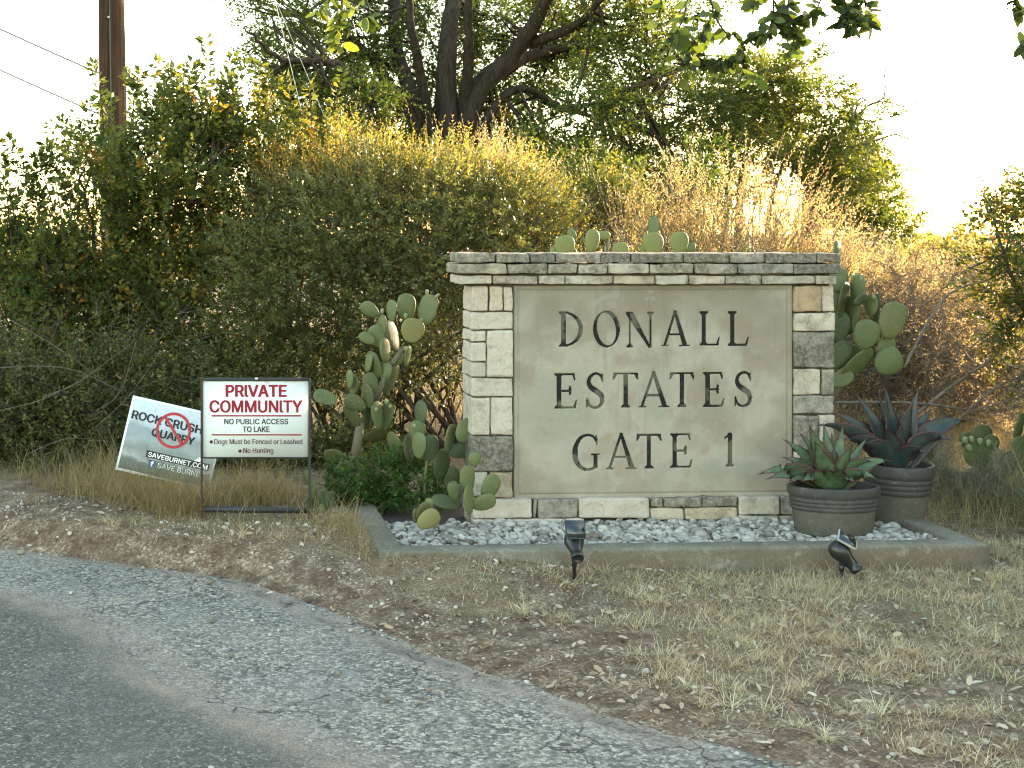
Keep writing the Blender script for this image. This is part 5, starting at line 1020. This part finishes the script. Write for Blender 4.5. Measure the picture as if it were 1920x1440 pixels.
def build_elms():
    rg = np.random.default_rng(81)
    sets = [
     ('tall elm sapling with long leafy shoots beside the utility pole', 9.3, [(240, 320, 110, 70, 190), (300, 340, 100, 80, 200), (220, 400, 110, 90, 260), (330, 420, 90, 90, 220), (170, 340, 60, 50, 70), (400, 280, 80, 70, 160), (440, 320, 70, 60, 120), (270, 500, 130, 80, 300), (300, 600, 120, 90, 330), (200, 560, 110, 90, 260), (230, 670, 130, 80, 300), (330, 690, 90, 80, 200), (390, 230, 40, 50, 50), (340, 240, 50, 50, 60)],
      [[(340, 330), (360, 240), (388, 150), (384, 72)], [(330, 300), (345, 190), (330, 150), (288, 116)], [(400, 330), (420, 200), (440, 150), (470, 118)], [(250, 300), (250, 200), (246, 142)], [(190, 300), (165, 230), (165, 190)], [(340, 300), (330, 210), (305, 180)], [(230, 300), (262, 210), (265, 165)], [(150, 300), (130, 270), (85, 225)], [(140, 310), (100, 280), (84, 268)], [(420, 300), (445, 220), (440, 150)], [(360, 300), (350, 200), (372, 120)], [(300, 290), (285, 220), (300, 130)], [(390, 290), (400, 220), (428, 160)], [(200, 300), (205, 230), (190, 170)], [(170, 310), (140, 250), (110, 230)], [(330, 290), (360, 220), (330, 165)]],
      [([(280, 940), (290, 700), (300, 480), (335, 300)], .03, .01), ([(300, 940), (270, 700), (240, 480), (220, 300)], .03, .01), ([(330, 940), (370, 700), (380, 500), (400, 300)], .028, .01), ([(260, 940), (200, 700), (180, 480), (150, 320)], .025, .008)], (300,)),
     ('elm sapling with drooping shoots at the left picture edge', 9.0, [(60, 490, 70, 60, 110), (110, 500, 80, 70, 150), (40, 540, 90, 80, 190), (140, 560, 100, 80, 220), (10, 500, 40, 60, 60), (-60, 520, 70, 110, 140), (60, 640, 110, 80, 260), (150, 640, 110, 80, 200), (50, 700, 110, 70, 220)],
      [[(80, 440), (60, 340), (30, 290), (12, 258)], [(90, 440), (50, 330), (12, 310)], [(40, 470), (20, 380), (2, 340)], [(110, 420), (75, 310), (70, 290)], [(130, 400), (110, 320), (85, 268)], [(150, 420), (130, 330), (128, 300)]],
      [([(90, 940), (100, 740), (90, 560), (70, 430)], .028, .008), ([(60, 940), (30, 740), (20, 560), (0, 430)], .022, .008), ([(120, 940), (140, 740), (130, 560), (130, 440)], .022, .008)], (90,)),
     ('yellow leaved elm sapling between the pole sapling and the evergreen shrub', 9.6, [(500, 300, 60, 60, 110), (480, 380, 80, 70, 150), (560, 310, 60, 45, 90), (420, 430, 80, 80, 170), (610, 300, 40, 40, 45), (400, 520, 110, 90, 230)],
      [[(490, 330), (485, 220), (488, 120)], [(490, 320), (495, 240), (484, 160)], [(590, 330), (615, 240), (645, 130)], [(580, 330), (610, 260), (628, 190)], [(540, 320), (560, 250), (565, 200)], [(600, 320), (622, 260), (650, 225)], [(520, 320), (530, 240), (552, 210)]],
      [([(450, 940), (470, 700), (480, 500), (490, 320)], .024, .008), ([(470, 940), (540, 700), (570, 500), (590, 330)], .022, .007)], (460,))]
    for q, n, xa, xb, ta, tb_ in ((0, 13, 180, 430, 90, 220), (1, 9, -10, 140, 270, 360), (2, 12, 440, 640, 130, 240)):
        for _ in range(n): x = rg.uniform(xa, xb); l = rg.normal(0, 28); y = rg.uniform(ta, tb_); sets[q][3].append([(x - l, y + 190), (x - l * .3, y + 95), (x + l * .4, y + 30), (x + l, y)])
    for q, (lab, Y, BL, WH, TR, bs) in enumerate(sets):
        leaf, tw, w, tips, hubs = Geo(), Geo(), Geo(), [], []
        for pts, r0, r1 in TR: C = add_limb(w, [at(a, b, Y + rg.uniform(-.2, .2)) for a, b in pts], r0, r1, rg, .05, 7); hubs.append(C[4:])
        for bx, by, rx, ry, n in BL:
            dy = rg.uniform(-.35, .45); P, D = blob(bx, by, Y + dy, rx, ry, .4, int(n * .66), rg, .55, .7, .6); L = rg.uniform(.15, .38, len(P)); sprays(P, D, L, 12, .058, .032, rg, .05, 55, tw=.003, leaf=leaf, twig=tw, tbase=np.clip(rg.normal((.55, .5, .75)[q], .24, len(P)), 0, 1), flut=.3)
            tips += [at(bx, by, Y + dy)] + [P[i] for i in rg.integers(0, len(P), 4)]
        connect(w, tips, hubs, rg, .009); whips(leaf, w, WH, Y, rg, tb=(.5, .5, .75)[q]); w.merge(tw); b = at(bs[0], 437, Y)
        plant('elm_sapling', lab, 'sapling', (b[0], Y, float(gz(b[0], Y))), leaf, w, M['elmleaf'], M['twig'], 'shrubs around the sign wall', 'foliage', 'stem')
build_elms()
def build_under():
    rg = np.random.default_rng(91); Y = 8.1; leaf, w = Geo(), Geo(); b = at(190, 437, Y); gzv = float(gz(b[0], Y))
    for bx, by, rx, ry, n in [(60, 790, 90, 90, 360), (30, 720, 70, 60, 120), (170, 760, 100, 90, 330), (280, 800, 90, 80, 300), (340, 740, 60, 70, 160), (-60, 780, 80, 110, 240), (90, 860, 110, 55, 260), (230, 700, 60, 50, 110), (330, 850, 80, 55, 150), (20, 880, 60, 40, 120), (420, 880, 60, 45, 130), (520, 880, 70, 45, 160), (600, 870, 60, 50, 130), (690, 850, 80, 45, 130)]:
        P, D = blob(bx, by, Y + .15, rx, ry, .4, int(n * 1.7), rg, .45, .3, .7); P[:, 2] = np.maximum(P[:, 2], gzv + .03); sprays(P, D, rg.uniform(.12, .3, len(P)), 11, .036, .019, rg, .15, 50, tw=.0028, leaf=leaf, twig=w, tbase=rg.random(len(P)) * .9)
    P = np.stack([at(rg.uniform(-60, 380), rg.uniform(580, 900), Y + rg.uniform(-.3, .3)) for _ in range(300)]); D = nrm(np.stack((rg.normal(0, 1, 300), rg.normal(-.1, .35, 300), rg.normal(.15, .5, 300)), -1)); dry = Geo(); lf = Geo()
    sprays(P, D, rg.uniform(.2, .6, 300), 0, .01, .01, rg, .15, 50, tw=.0019, twig=dry, leaf=lf)
    for a, c_, d in (((50, 852), (130, 822), (225, 832)), ((0, 770), (90, 745), (190, 690)), ((80, 745), (150, 715), (250, 640)), ((180, 770), (225, 735), (255, 640)), ((60, 850), (95, 880), (105, 895)), ((20, 600), (120, 660), (200, 720)), ((-10, 690), (120, 690), (230, 735)), ((180, 800), (240, 745), (300, 660))):
        add_limb(dry, [at(*a, Y - .45), at(*c_, Y - .5), at(*d, Y - .4)], .0035, .0018, rg, .02, 5)
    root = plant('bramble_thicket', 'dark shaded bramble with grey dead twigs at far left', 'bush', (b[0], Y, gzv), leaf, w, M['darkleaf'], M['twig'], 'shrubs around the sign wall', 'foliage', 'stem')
    sub(dry, 'dead_twig', M['deadtwig'], root, True)
    # low vine cover at the foot of the cactus
    rg = np.random.default_rng(92); leaf, w = Geo(), Geo(); Y = 7.0
    for bx, by, rx, ry, n in [(690, 920, 70, 45, 260), (740, 890, 60, 50, 200), (640, 930, 45, 40, 140), (790, 920, 50, 45, 150), (720, 950, 80, 26, 140)]:
        P, D = blob(bx, by, Y, rx, ry, .14, n, rg, .5, .5, .8); P[:, 2] = np.maximum(P[:, 2], gz(P[:, 0], P[:, 1]) + .01); sprays(P, D, rg.uniform(.05, .12, n), 9, .026, .016, rg, .1, 55, tw=.0016, leaf=leaf, twig=w, tbase=rg.random(n))
    b = at(700, 437, Y); plant('ground_vine', 'low deep green vine at the foot of the tall prickly pear', 'plant', (b[0], Y, float(gz(b[0], Y))), leaf, w, M['vine'], M['twig'], None, 'foliage', 'stem')
    # silvery low shrub and strap-leaved plant at right
    rg = np.random.default_rng(93); leaf, w = Geo(), Geo(); Y = 7.3
    for bx, by, rx, ry, n in [(1780, 920, 60, 26, 200), (1830, 930, 50, 26, 130), (1760, 880, 50, 50, 130), (1860, 900, 50, 40, 130), (1900, 960, 50, 40, 110)]:
        P, D = blob(bx, by, Y, rx, ry, .2, n, rg, .5, .8, .7); P[:, 2] = np.maximum(P[:, 2], gz(P[:, 0], P[:, 1]) + .02); sprays(P, D, rg.uniform(.06, .14, n), 14, .016, .006, rg, 0, 45, tw=.0016, leaf=leaf, twig=w, tbase=rg.random(n))
    b = at(1800, 437, Y); plant('sage_shrub', 'low silvery grey shrub beside the right arm of the border', 'shrub', (b[0], Y, float(gz(b[0], Y))), leaf, w, M['greyleaf'], M['drytwig'], 'shrubs around the sign wall', 'foliage', 'stem')
build_under()
def blades(P, H, W, rg, lean=.5, curve=.6, seg=3, g=None, tint=None, dirb=None):
    """grass blades: tapering curved ribbons"""
    n = len(P); g = g or Geo(); a = rg.uniform(0, 6.28, n) if dirb is None else dirb; ln = np.abs(rg.normal(lean, .25, n)); h = np.stack((np.cos(a), np.sin(a), 0 * a), -1); sd = np.stack((-np.sin(a + rg.normal(0, .5, n)), np.cos(a), 0 * a), -1)
    s = np.linspace(0, 1, seg + 1); cv = curve * rg.uniform(.4, 1.4, n)
    th = ln[:, None] + cv[:, None] * s[None]; th = np.minimum(th, 1.75); st = (H / seg)[:, None]
    dx = np.cumsum(np.sin(th) * st, 1) - np.sin(th[:, :1]) * st; dz = np.cumsum(np.cos(th) * st, 1) - np.cos(th[:, :1]) * st
    C = P[:, None] + h[:, None] * dx[..., None] + np.array((0, 0, 1.)) * np.maximum(dz, 0)[..., None]
    wv = (W[:, None] * (1 - s[None] * .9) * .5)[..., None] * sd[:, None]; V = np.stack((C - wv, C + wv), 2)
    idx = (np.arange(n) * (seg + 1) * 2)[:, None, None] + np.array([(2 * i, 2 * i + 1, 2 * i + 3, 2 * i + 2) for i in range(seg)])[None]
    g.add(V.reshape(-1, 3), idx.reshape(-1, 4), np.repeat(rg.random(n) if tint is None else tint, (seg + 1) * 2)); return g
M['straw'] = leafmat('dry_grass', [(0, (0.260, 0.189, 0.110)), (.4, (0.446, 0.343, 0.209)), (.8, (0.589, 0.481, 0.308)), (1, (0.600, 0.584, 0.409))], .25, (1.2, 1.1, .8), .75, .15, .2, 3)
M['tallstraw'] = leafmat('tall_dry_grass', [(0, (.14, .115, .05)), (.4, (.26, .205, .10)), (.8, (.36, .29, .16)), (1, (.20, .21, .11))], .3, (1.3, 1.15, .7), .7, .15, .25, 2.5)
M['green'] = leafmat('green_grass', [(0, (.12, .145, .085)), (.5, (.19, .215, .14)), (1, (.30, .31, .21))], .25, (1.2, 1.2, .7), .65, .2, .2, 3)
def build_yucca():
    rg = np.random.default_rng(95); b = at(1945, 437, 7.0); b[2] = float(gz(b[0], 7.0)); n = 130; g = blades(np.repeat(b[None] + (0, 0, .03), n, 0) + rg.normal(0, .02, (n, 3)), rg.uniform(.4, .62, n), np.full(n, .007), rg, .95, .35, 4)
    tag(g.build('strap_leaf_plant', M['green'], origin=b), 'spiky strap leaved plant cut by the right picture edge', 'plant')
build_yucca()
rg = np.random.default_rng(96)
blobtree('small_tree', 'dark green small tree at the right picture edge', 8.9, [(1905, 520, 45, 50, 130), (1890, 600, 40, 60, 110), (1940, 440, 60, 60, 170), (1880, 430, 30, 30, 40), (1850, 370, 26, 22, 16), (1980, 560, 80, 110, 300), (1990, 380, 80, 70, 180), (1900, 380, 34, 30, 36), (1870, 480, 30, 24, 30), (1930, 660, 60, 60, 120), (2050, 470, 90, 160, 330), (2030, 700, 80, 90, 160), (1845, 500, 18, 12, 8)],
    [([(2010, 950), (1995, 760), (1985, 600), (1960, 420)], .06, .02), ([(2030, 950), (2050, 700), (2060, 500), (2060, 330)], .05, .02), ([(1985, 640), (1930, 580), (1890, 500), (1855, 380)], .02, .006)], rg, M['elmleaf'], M['twig'], .05, .026, 12, (.14, .32), dens=.55, dep=.45, tb=(.55, .22), jit=.4, br=.008, twr=.003)
# far line of trees on the horizon
def far_trees():
    rg = np.random.default_rng(97)
    for k, (px, top, wpx, Y) in enumerate([(1735, 452, 46, 70), (1790, 444, 60, 66), (1690, 462, 40, 80), (1850, 462, 60, 90), (30, 438, 60, 75)]):
        leaf, tw, w = Geo(), Geo(), Geo(); top = top - 12; zb = -2.9; hpx = CY + (CZ - zb) * F / Y - top; b = at(px, 437, Y)
        for q in range(4): P, D = blob(px + rg.uniform(-.5, .5) * wpx, top + hpx * (.3 + .12 * q), Y + rg.uniform(-1, 1), wpx * .6, hpx * .3, 1.6, 260, rg, .5, .3, .6); P[:, 2] = np.maximum(P[:, 2], zb + .3); sprays(P, D, rg.uniform(.3, .6, 260), 9, .22, .13, rg, .1, 50, tw=.01, leaf=leaf, twig=w)
        add_limb(w, [(b[0], Y, zb - .2), (b[0] + .1, Y, zb + 1.4), (b[0], Y, zb + 2.4)], .2, .08, rg)
        plant('distant_tree', ['hazy distant tree on the right horizon, left of its rounder neighbour', 'rounder hazy distant tree on the right horizon', 'low distant tree nearest the golden bush at right', 'distant tree half behind the edge tree at right', 'distant tree at the left picture edge behind the elm sapling'][k], 'tree', (b[0], Y, zb), leaf, w, M['yellowleaf'], M['bark'], 'distant trees on the horizon')
far_trees()
def treeline():
    rg = np.random.default_rng(99); leaf = Geo()
    for k in range(90):
        Y = rg.uniform(105, 140); c = np.array((-110 + k * 3.0 + rg.normal(0, 1), Y, -3 + rg.uniform(1.2, 2.4))); n = 90; d = nrm(rg.normal(size=(n, 3))); P = c + d * (rg.random(n) ** .5)[:, None] * np.array((2.6, 2.0, rg.uniform(1.4, 2.3))); P[:, 2] = np.maximum(P[:, 2], -2.9)
        sprays(P, nrm(d + (0, 0, .5)), rg.uniform(.5, .9, n), 8, .5, .3, rg, .1, 50, tw=0, leaf=leaf, tbase=rg.random(n) * .7)
    tag(leaf.build('treeline', M['oakleaf']), 'low hazy line of scrub trees along the far horizon', 'treeline', kind='stuff')
treeline()
rgx = np.random.default_rng(121)
blobtree('elm_sapling', 'bushy elm sapling just beyond the left picture edge', 9.2, [(-190, 560, 90, 110, 170), (-290, 600, 90, 110, 170), (-220, 720, 120, 110, 220), (-380, 700, 90, 120, 170)], [([(-230, 940), (-230, 740), (-220, 560)], .03, .01), ([(-300, 940), (-310, 740), (-300, 580)], .03, .01)], rgx, M['elmleaf'], M['twig'], .058, .032, 12, (.15, .38), grp='shrubs around the sign wall', dep=.45, jit=.4, br=.009, twr=.003, cname='foliage', wname='stem', cat='sapling')
# unseen trees added beyond the right edge of the picture to shade the verge
rg = np.random.default_rng(98)
for q, (x, y, h, rr) in enumerate([(6.6, 7.4, 3.0, 1.1), (8.6, 8.6, 3.8, 1.4), (7.4, 5.6, 3.2, 1.2), (10.5, 7.0, 4.2, 1.6), (6.15, 8.1, 2.5, .85), (5.4, 6.4, 2.0, .8)]):
    leaf, w = Geo(), Geo(); n = 3000; d = nrm(rg.normal(size=(n, 3))); P = np.array((x, y, h * .52)) + d * (rg.random(n) ** .5)[:, None] * np.array((rr, rr * .9, h * .5)); P[:, 2] = np.maximum(P[:, 2], .1)
    sprays(P, nrm(d + (0, 0, .4) + rg.normal(0, .4, (n, 3))), rg.uniform(.2, .45, n), 10, .075, .045, rg, .1, 50, tw=.004, leaf=leaf, twig=w); add_limb(w, [(x, y, -.1), (x + .1, y, h * .5), (x, y, h * .8)], .07, .03, rg)
    plant('roadside_tree', ['bushy roadside tree just right of the picture beside the edge tree', 'taller roadside tree behind its neighbour, right of the picture', 'roadside tree nearest the road, right of the picture', 'farthest roadside tree right of the picture', 'low roadside bush against the edge tree, right of the picture', 'smallest roadside bush, right of the picture by the verge'][q], 'tree', (x, y, 0), leaf, w, M['oakleaf'], M['bark'], 'roadside trees beyond the right edge')

# ------------------------------------------------------------------ overhanging oak spray in the foreground
def bigleaf(g, B, d, n_, L, W, t, rg):
    """lobed broad leaf with a little cup"""
    d = nrm(d); s = nrm(np.cross(n_, d)); n_ = np.cross(d, s); k = 9; u = np.linspace(0, 1, k); wv = W / 2 * np.sin(math.pi * (u * .95 + .025) ** .85) ** .6 * (1 + .08 * np.sin(u * 17 + rg.uniform(0, 6))); wv[0] = .002; wv[-1] = .001
    mid = B + d * (u * L)[:, None] - n_ * (.14 * L * u ** 2)[:, None]; up = n_ * (wv * .14)[:, None]; V = np.concatenate((mid - s * wv[:, None] + up, mid, mid + s * wv[:, None] + up))
    f = [(i, i + 1, k + i + 1, k + i) for i in range(k - 1)] + [(k + i, k + i + 1, 2 * k + i + 1, 2 * k + i) for i in range(k - 1)]; g.add(V, f, t)
def overhang():
    rg = np.random.default_rng(101); Y = 4.25; leaf, w = Geo(), Geo(); T = np.array((5.2, 3.9, 0))
    trunk = add_limb(w, [T + (0, 0, -.1), T + (.05, 0, 1.5), T + (-.1, .1, 3.2), T + (0, .2, 5)], .22, .12, rg, .02, 12)
    l1 = add_limb(w, [T + (-.05, .05, 2.6), at(1900, -180, Y + .1), at(1600, -110, Y), at(1380, -70, Y), at(1150, -90, Y), at(820, -70, Y), at(640, -40, Y)], .07, .010, rg, .01, 8)
    def tw(pts, n, r=.004, tb=.45, spread=.5, size=1.0):
        P = np.array([at(a, b, Y + rg.uniform(-.05, .05)) for a, b in pts]); C = add_limb(w, P, r, r * .35, rg, .02, 5)
        for i in range(n):
            c = C[rg.integers(len(C) // 4, len(C))] + rg.normal(0, .006, 3); d = np.array((rg.normal(0, 1), rg.normal(0, .6), rg.normal(-.55, .6))); nn = rg.normal(size=3) + (0, -.4, .6)
            L = rg.uniform(.032, .058) * size; bigleaf(leaf, c, d, nn, L, L * rg.uniform(.42, .6), float(np.clip(rg.normal(tb, .25), 0, 1)), rg)
    for pts, n, tb in [([(1300, -80), (1285, 20), (1260, 80), (1240, 130)], 16, .6), ([(1300, -80), (1335, 10), (1330, 40), (1300, 95), (1285, 150)], 16, .45), ([(1335, 20), (1360, 60), (1385, 62)], 5, .3), ([(1285, 60), (1320, 100), (1315, 125)], 10, .15), ([(1440, -90), (1450, 10), (1440, 60), (1400, 75), (1385, 110)], 22, .4), ([(1450, 0), (1470, 30), (1490, 70), (1480, 100)], 20, .45),
                       ([(1480, -80), (1480, -10), (1475, 30), (1500, 60)], 18, .5), ([(1540, -90), (1540, -10), (1525, 25), (1500, 40)], 9, .3), ([(1560, -90), (1580, -10), (1590, 25), (1570, 45)], 14, .3), ([(1600, -100), (1620, -10), (1625, 30), (1630, 45)], 20, .35), ([(1590, -90), (1600, 0), (1610, 30), (1590, 50)], 16, .3), ([(1380, -90), (1400, -20), (1420, 10)], 10, .5), ([(1385, 100), (1400, 130), (1420, 150)], 7, .3), ([(1395, 100), (1370, 115), (1350, 120)], 6, .3), ([(1300, 100), (1330, 120), (1370, 110)], 8, .2),
                       ([(640, -60), (640, 20), (630, 60), (640, 90)], 13, .75), ([(660, -60), (690, 10), (690, 40)], 10, .7), ([(690, -60), (610, 0), (595, 20)], 5, .7), ([(680, -60), (660, 20), (650, 50)], 8, .7), ([(1905, -120), (1905, -10), (1900, 10), (1905, 22)], 6, .35), ([(1230, -90), (1240, 0), (1230, 40)], 9, .7), ([(1930, -120), (1925, 60), (1922, 95)], 4, .4)]:
        C_ = tw(pts, int(n * 2.3), tb=tb * .85)
    b = (T[0], T[1], 0); plant('oak_tree', 'foreground oak right of the camera whose leafy sprays hang into the top of the picture', 'tree', b, leaf, w, M['bigoak'], M['bark'], 'trees behind the sign wall')
M['bigoak'] = leafmat('near_oak_leaf', [(0, (.018, .032, .010)), (.4, (.055, .075, .022)), (.75, (.12, .15, .03)), (1, (.20, .21, .04))], .35, (1.5, 1.5, .5), .45, .3, .1, 1.5)
overhang()

# ------------------------------------------------------------------ verge: grass, leaf litter, stones
def verge_pts(n, rg, x0=-1.6, x1=4.4, y0=3.5, y1=6.6):
    x = rg.uniform(x0, x1, n); y = y0 + (y1 - y0) * rg.random(n); return x, y
def inbed(x, y, m=.0):
    d = np.stack((x, y), -1) - WO; u = d @ WU; v = d @ WB; return (u > BU0 - .13 - m) & (u < BU1 + .13 + m) & (v > BV0 - .14 - m)
def build_verge():
    rg = np.random.default_rng(111)
    # dry thatch
    x, y = verge_pts(200000, rg); d = (x - x_edge(y)) * .7; m = n2(x, y, 1.6, 21) * .55 + n2(x, y, 5, 22) * .45; right = sst(.4, 2.2, x)
    pr = sst(.66, .44, m) * sst(.1, .55, d) * (.25 + .75 * right) * np.where(x > 2, 1.0, .85); ok = (rg.random(len(x)) < pr * .95) & ~inbed(x, y)
    x, y = x[ok], y[ok]; n = len(x); P = np.stack((x, y, gz(x, y) + (n2(x, y, 2.2, 3) - .5) * .035 - .004), -1); lie = rg.random(n) < .55
    g = blades(P, np.where(lie, rg.uniform(.04, .10, n), rg.uniform(.025, .07, n)), rg.uniform(.0018, .0034, n), rg, np.where(lie, 1.15, .5), .7, 3); print('thatch', n)
    cx_, cy2 = verge_pts(5200, rg); dd = (cx_ - x_edge(cy2)) * .7; pr = sst(.68, .42, n2(cx_, cy2, 1.6, 21) * .55 + n2(cx_, cy2, 5, 22) * .45) * sst(.15, .5, dd) * (.2 + .8 * sst(.3, 1.8, cx_)); k = (rg.random(len(cx_)) < pr * .5) & ~inbed(cx_, cy2)
    cx_, cy2 = cx_[k], cy2[k]; m = 34; x = np.repeat(cx_, m) + rg.normal(0, .016, len(cx_) * m); y = np.repeat(cy2, m) + rg.normal(0, .016, len(cx_) * m); hh = np.repeat(rg.gamma(4, .016, len(cx_)).clip(.02, .13), m) * rg.uniform(.5, 1.2, len(x)); tt = np.clip(np.repeat(rg.beta(2.5, 1.5, len(cx_)), m) + rg.normal(0, .15, len(x)), 0, 1)
    blades(np.stack((x, y, gz(x, y) - .002), -1), hh, rg.uniform(.0018, .0032, len(x)), rg, .7, .9, 3, g, tt); print('tufts', len(cx_))
    tag(g.build('dry_grass', M['straw']), 'thin straw coloured dry grass on the verge below the sign wall', 'grass', kind='stuff')
    # greyish green patches
    x, y = verge_pts(90000, rg); cs = [(3.45, 4.35, .42), (3.55, 5.5, .35), (2.75, 5.35, .26), (2.05, 5.62, .16), (1.75, 4.9, .13), (1.5, 5.68, .12), (1.05, 5.6, .1), (3.1, 3.9, .3), (2.6, 4.6, .15), (.55, 6.2, .1), (4.0, 4.8, .5), (3.6, 6.3, .2)]
    pr = sum(np.exp(-(((x - a) ** 2 + ((y - b) * .8) ** 2) / r ** 2)) for a, b, r in cs) * (.3 + n2(x, y, 7, 5)); ok = (rg.random(len(x)) < pr * .42) & ~inbed(x, y); x, y = x[ok], y[ok]; n = len(x)
    g = blades(np.stack((x, y, gz(x, y)), -1), rg.uniform(.03, .075, n), rg.uniform(.002, .0036, n), rg, .55, .8, 3); tag(g.build('green_grass', M['green']), 'patchy grey green grass growing through the dry verge', 'grass', kind='stuff')
    # tall tufts around the two free-standing signs
    g = Geo()
    for px, py, k, h in [(60, 905, 160, .3), (90, 925, 120, .2), (140, 930, 180, .3), (190, 935, 260, .32), (230, 945, 320, .34), (270, 955, 340, .32), (310, 965, 330, .34), (345, 968, 260, .3), (375, 970, 200, .32), (415, 955, 200, .3), (450, 950, 240, .34), (500, 950, 280, .34), (540, 955, 240, .32), (200, 905, 200, .36), (250, 915, 180, .42), (150, 905, 150, .34), (310, 930, 160, .4), (590, 985, 90, .2), (660, 1010, 180, .22), (690, 1035, 140, .2), (640, 995, 90, .2), (470, 985, 60, .2), (60, 955, 60, .12), (230, 1000, 70, .10), (320, 985, 90, .14)]:
        Y = 1.49 * F / (py - CY); c = at(px, py, Y); P = np.stack((rg.normal(c[0], .09, k), rg.normal(Y, .09, k), np.zeros(k)), -1); P[:, 2] = gz(P[:, 0], P[:, 1]) - .01; P = P[~inbed(P[:, 0], P[:, 1])]; k = len(P)
        blades(P, h * rg.uniform(.45, 1.15, k), rg.uniform(.002, .0042, k), rg, .32, 1.0, 5, g, np.clip(rg.normal(.45, .25, k), 0, 1))
    tag(g.build('tall_grass', M['tallstraw']), 'tall tangled dry grass standing around the feet of the two signs', 'grass', kind='stuff')
    # dry grass behind, to the right of the border and under the brush
    n = 9000; x = rg.uniform(3.2, 6.2, n); y = rg.uniform(6.6, 9.5, n); ok = ~inbed(x, y, .02); x, y = x[ok], y[ok]; n = len(x); g = blades(np.stack((x, y, gz(x, y)), -1), rg.uniform(.12, .38, n), rg.uniform(.002, .004, n), rg, .35, .7, 4)
    n = 14000; x = rg.uniform(-3, 9, n); y = rg.uniform(9.5, 17, n); blades(np.stack((x, y, gz(x, y)), -1), rg.uniform(.2, .5, n), rg.uniform(.004, .008, n), rg, .35, .7, 3, g)
    tag(g.build('field_grass', M['tallstraw']), 'golden dry field grass behind and right of the sign wall', 'grass', kind='stuff')
    # fallen leaves
    x, y = verge_pts(9500, rg, -1.9, 4.2, 3.4, 6.9); d = (x - x_edge(y)) * .7; pr = np.where(d > .05, .15 + 1.0 * sst(.4, .62, n2(x, y, 2.6, 7)), .02) * np.where(x < .3, .8, 1); ok = (rg.random(len(x)) < pr * .62) & ~inbed(x, y, .01); x, y, d = x[ok], y[ok], d[ok]; g = Geo()
    for a, b, dd in zip(x, y, d):
        L = rg.uniform(.012, .04) * (1.25 if rg.random() < .2 else 1); z = (float(gz(a, b)) if dd > 0 else .014) + rg.uniform(.004, .02); th = rg.uniform(0, 6.28)
        bigleaf(g, np.array((a, b, z + .25 * L * rg.random())), np.array((math.cos(th), math.sin(th), rg.normal(0, .25))), np.array((rg.normal(0, .35), rg.normal(0, .35), 1)), L, L * rg.uniform(.3, .55), rg.random(), rg)
    x, y = verge_pts(13000, rg, -2.2, 4.2, 3.4, 7.0); d = (x - x_edge(y)) * .7; ok = (rg.random(len(x)) < np.where(d > 0, .2 + .7 * n2(x, y, 3, 9), .12 * np.exp(d / .12))) & ~inbed(x, y, .01); x, y, d = x[ok], y[ok], d[ok]; n = len(x); th = rg.uniform(0, 6.28, n); L = rg.uniform(.006, .02, n); W2 = L * rg.uniform(.15, .45, n)
    B = np.stack((x, y, np.where(d > 0, gz(x, y) + (n2(x, y, 2.2, 3) - .5) * .035 * sst(0, .2, d), .012) + .006), -1); dv = np.stack((np.cos(th), np.sin(th), rg.normal(0, .25, n)), -1); sv = np.stack((-np.sin(th), np.cos(th), rg.normal(0, .3, n)), -1)
    V = np.stack((B - dv * L[:, None] * .5, B + sv * W2[:, None], B + dv * L[:, None] * .5, B - sv * W2[:, None] + (0, 0, .002)), 1); g.add(V.reshape(-1, 3), (np.arange(n) * 4)[:, None] + np.arange(4), np.repeat(rg.random(n) * .7, 4))
    t = NT('fallen_leaf'); f = t.attr(); c = t.ramp(f, [(0, (.12, .06, .032)), (.3, (.24, .165, .10)), (.65, (.35, .275, .19)), (1, (.46, .39, .30))]); print('leaves', len(x))
    tag(g.build('fallen_leaves', t.done(c, .7, .25), smooth=True), 'pale curled oak leaves scattered over the verge and road edge', 'fallen leaves', kind='stuff')
    # loose stones
    x, y = verge_pts(60000, rg, -2.4, 4.0, 3.3, 7.2); d = (x - x_edge(y)) * .7; pr = np.where(d > -.02, (.25 + .5 * (n2(x, y, 2.4, 17) > .5)) * np.where(x < .8, 1.0, .6), .10 * np.exp(-(np.abs(d) / .5))); ok = (rg.random(len(x)) < pr * .33) & ~inbed(x, y, .0); x, y, d = x[ok], y[ok], d[ok]; n = len(x)
    z = np.where(d > 0, gz(x, y) + sst(0, .2, d) * ((n2(x, y, 2.2, 3) - .5) * .035 + (n2(x, y, 11, 5) - .5) * .022), .010); S = rg.gamma(2.2, .0021, n) + .002; S = np.minimum(S, .02)
    Vb, Fb = ICO; ICO0 = (Vb[:12], np.array([(0, 11, 5), (0, 5, 1), (0, 1, 7), (0, 7, 10), (0, 10, 11), (1, 5, 9), (5, 11, 4), (11, 10, 2), (10, 7, 6), (7, 1, 8), (3, 9, 4), (3, 4, 2), (3, 2, 6), (3, 6, 8), (3, 8, 9), (4, 9, 5), (2, 4, 11), (6, 2, 10), (8, 6, 7), (9, 8, 1)]))
    globals()['ICO'] = ICO0; g = pebbles(np.stack((x, y, z + S * .25), -1), S, rg.random(n), rg, (.5, .9), .5); print('stones', n)
    t = NT('verge_stone'); f = t.attr(); c = t.ramp(f, [(0, (.10, .08, .065)), (.5, (.22, .185, .15)), (1, (.46, .43, .38))]); tag(g.build('loose_stones', t.done(c, .9, .2)), 'small loose limestone chips along the dusty road edge', 'gravel', kind='stuff')
build_verge()
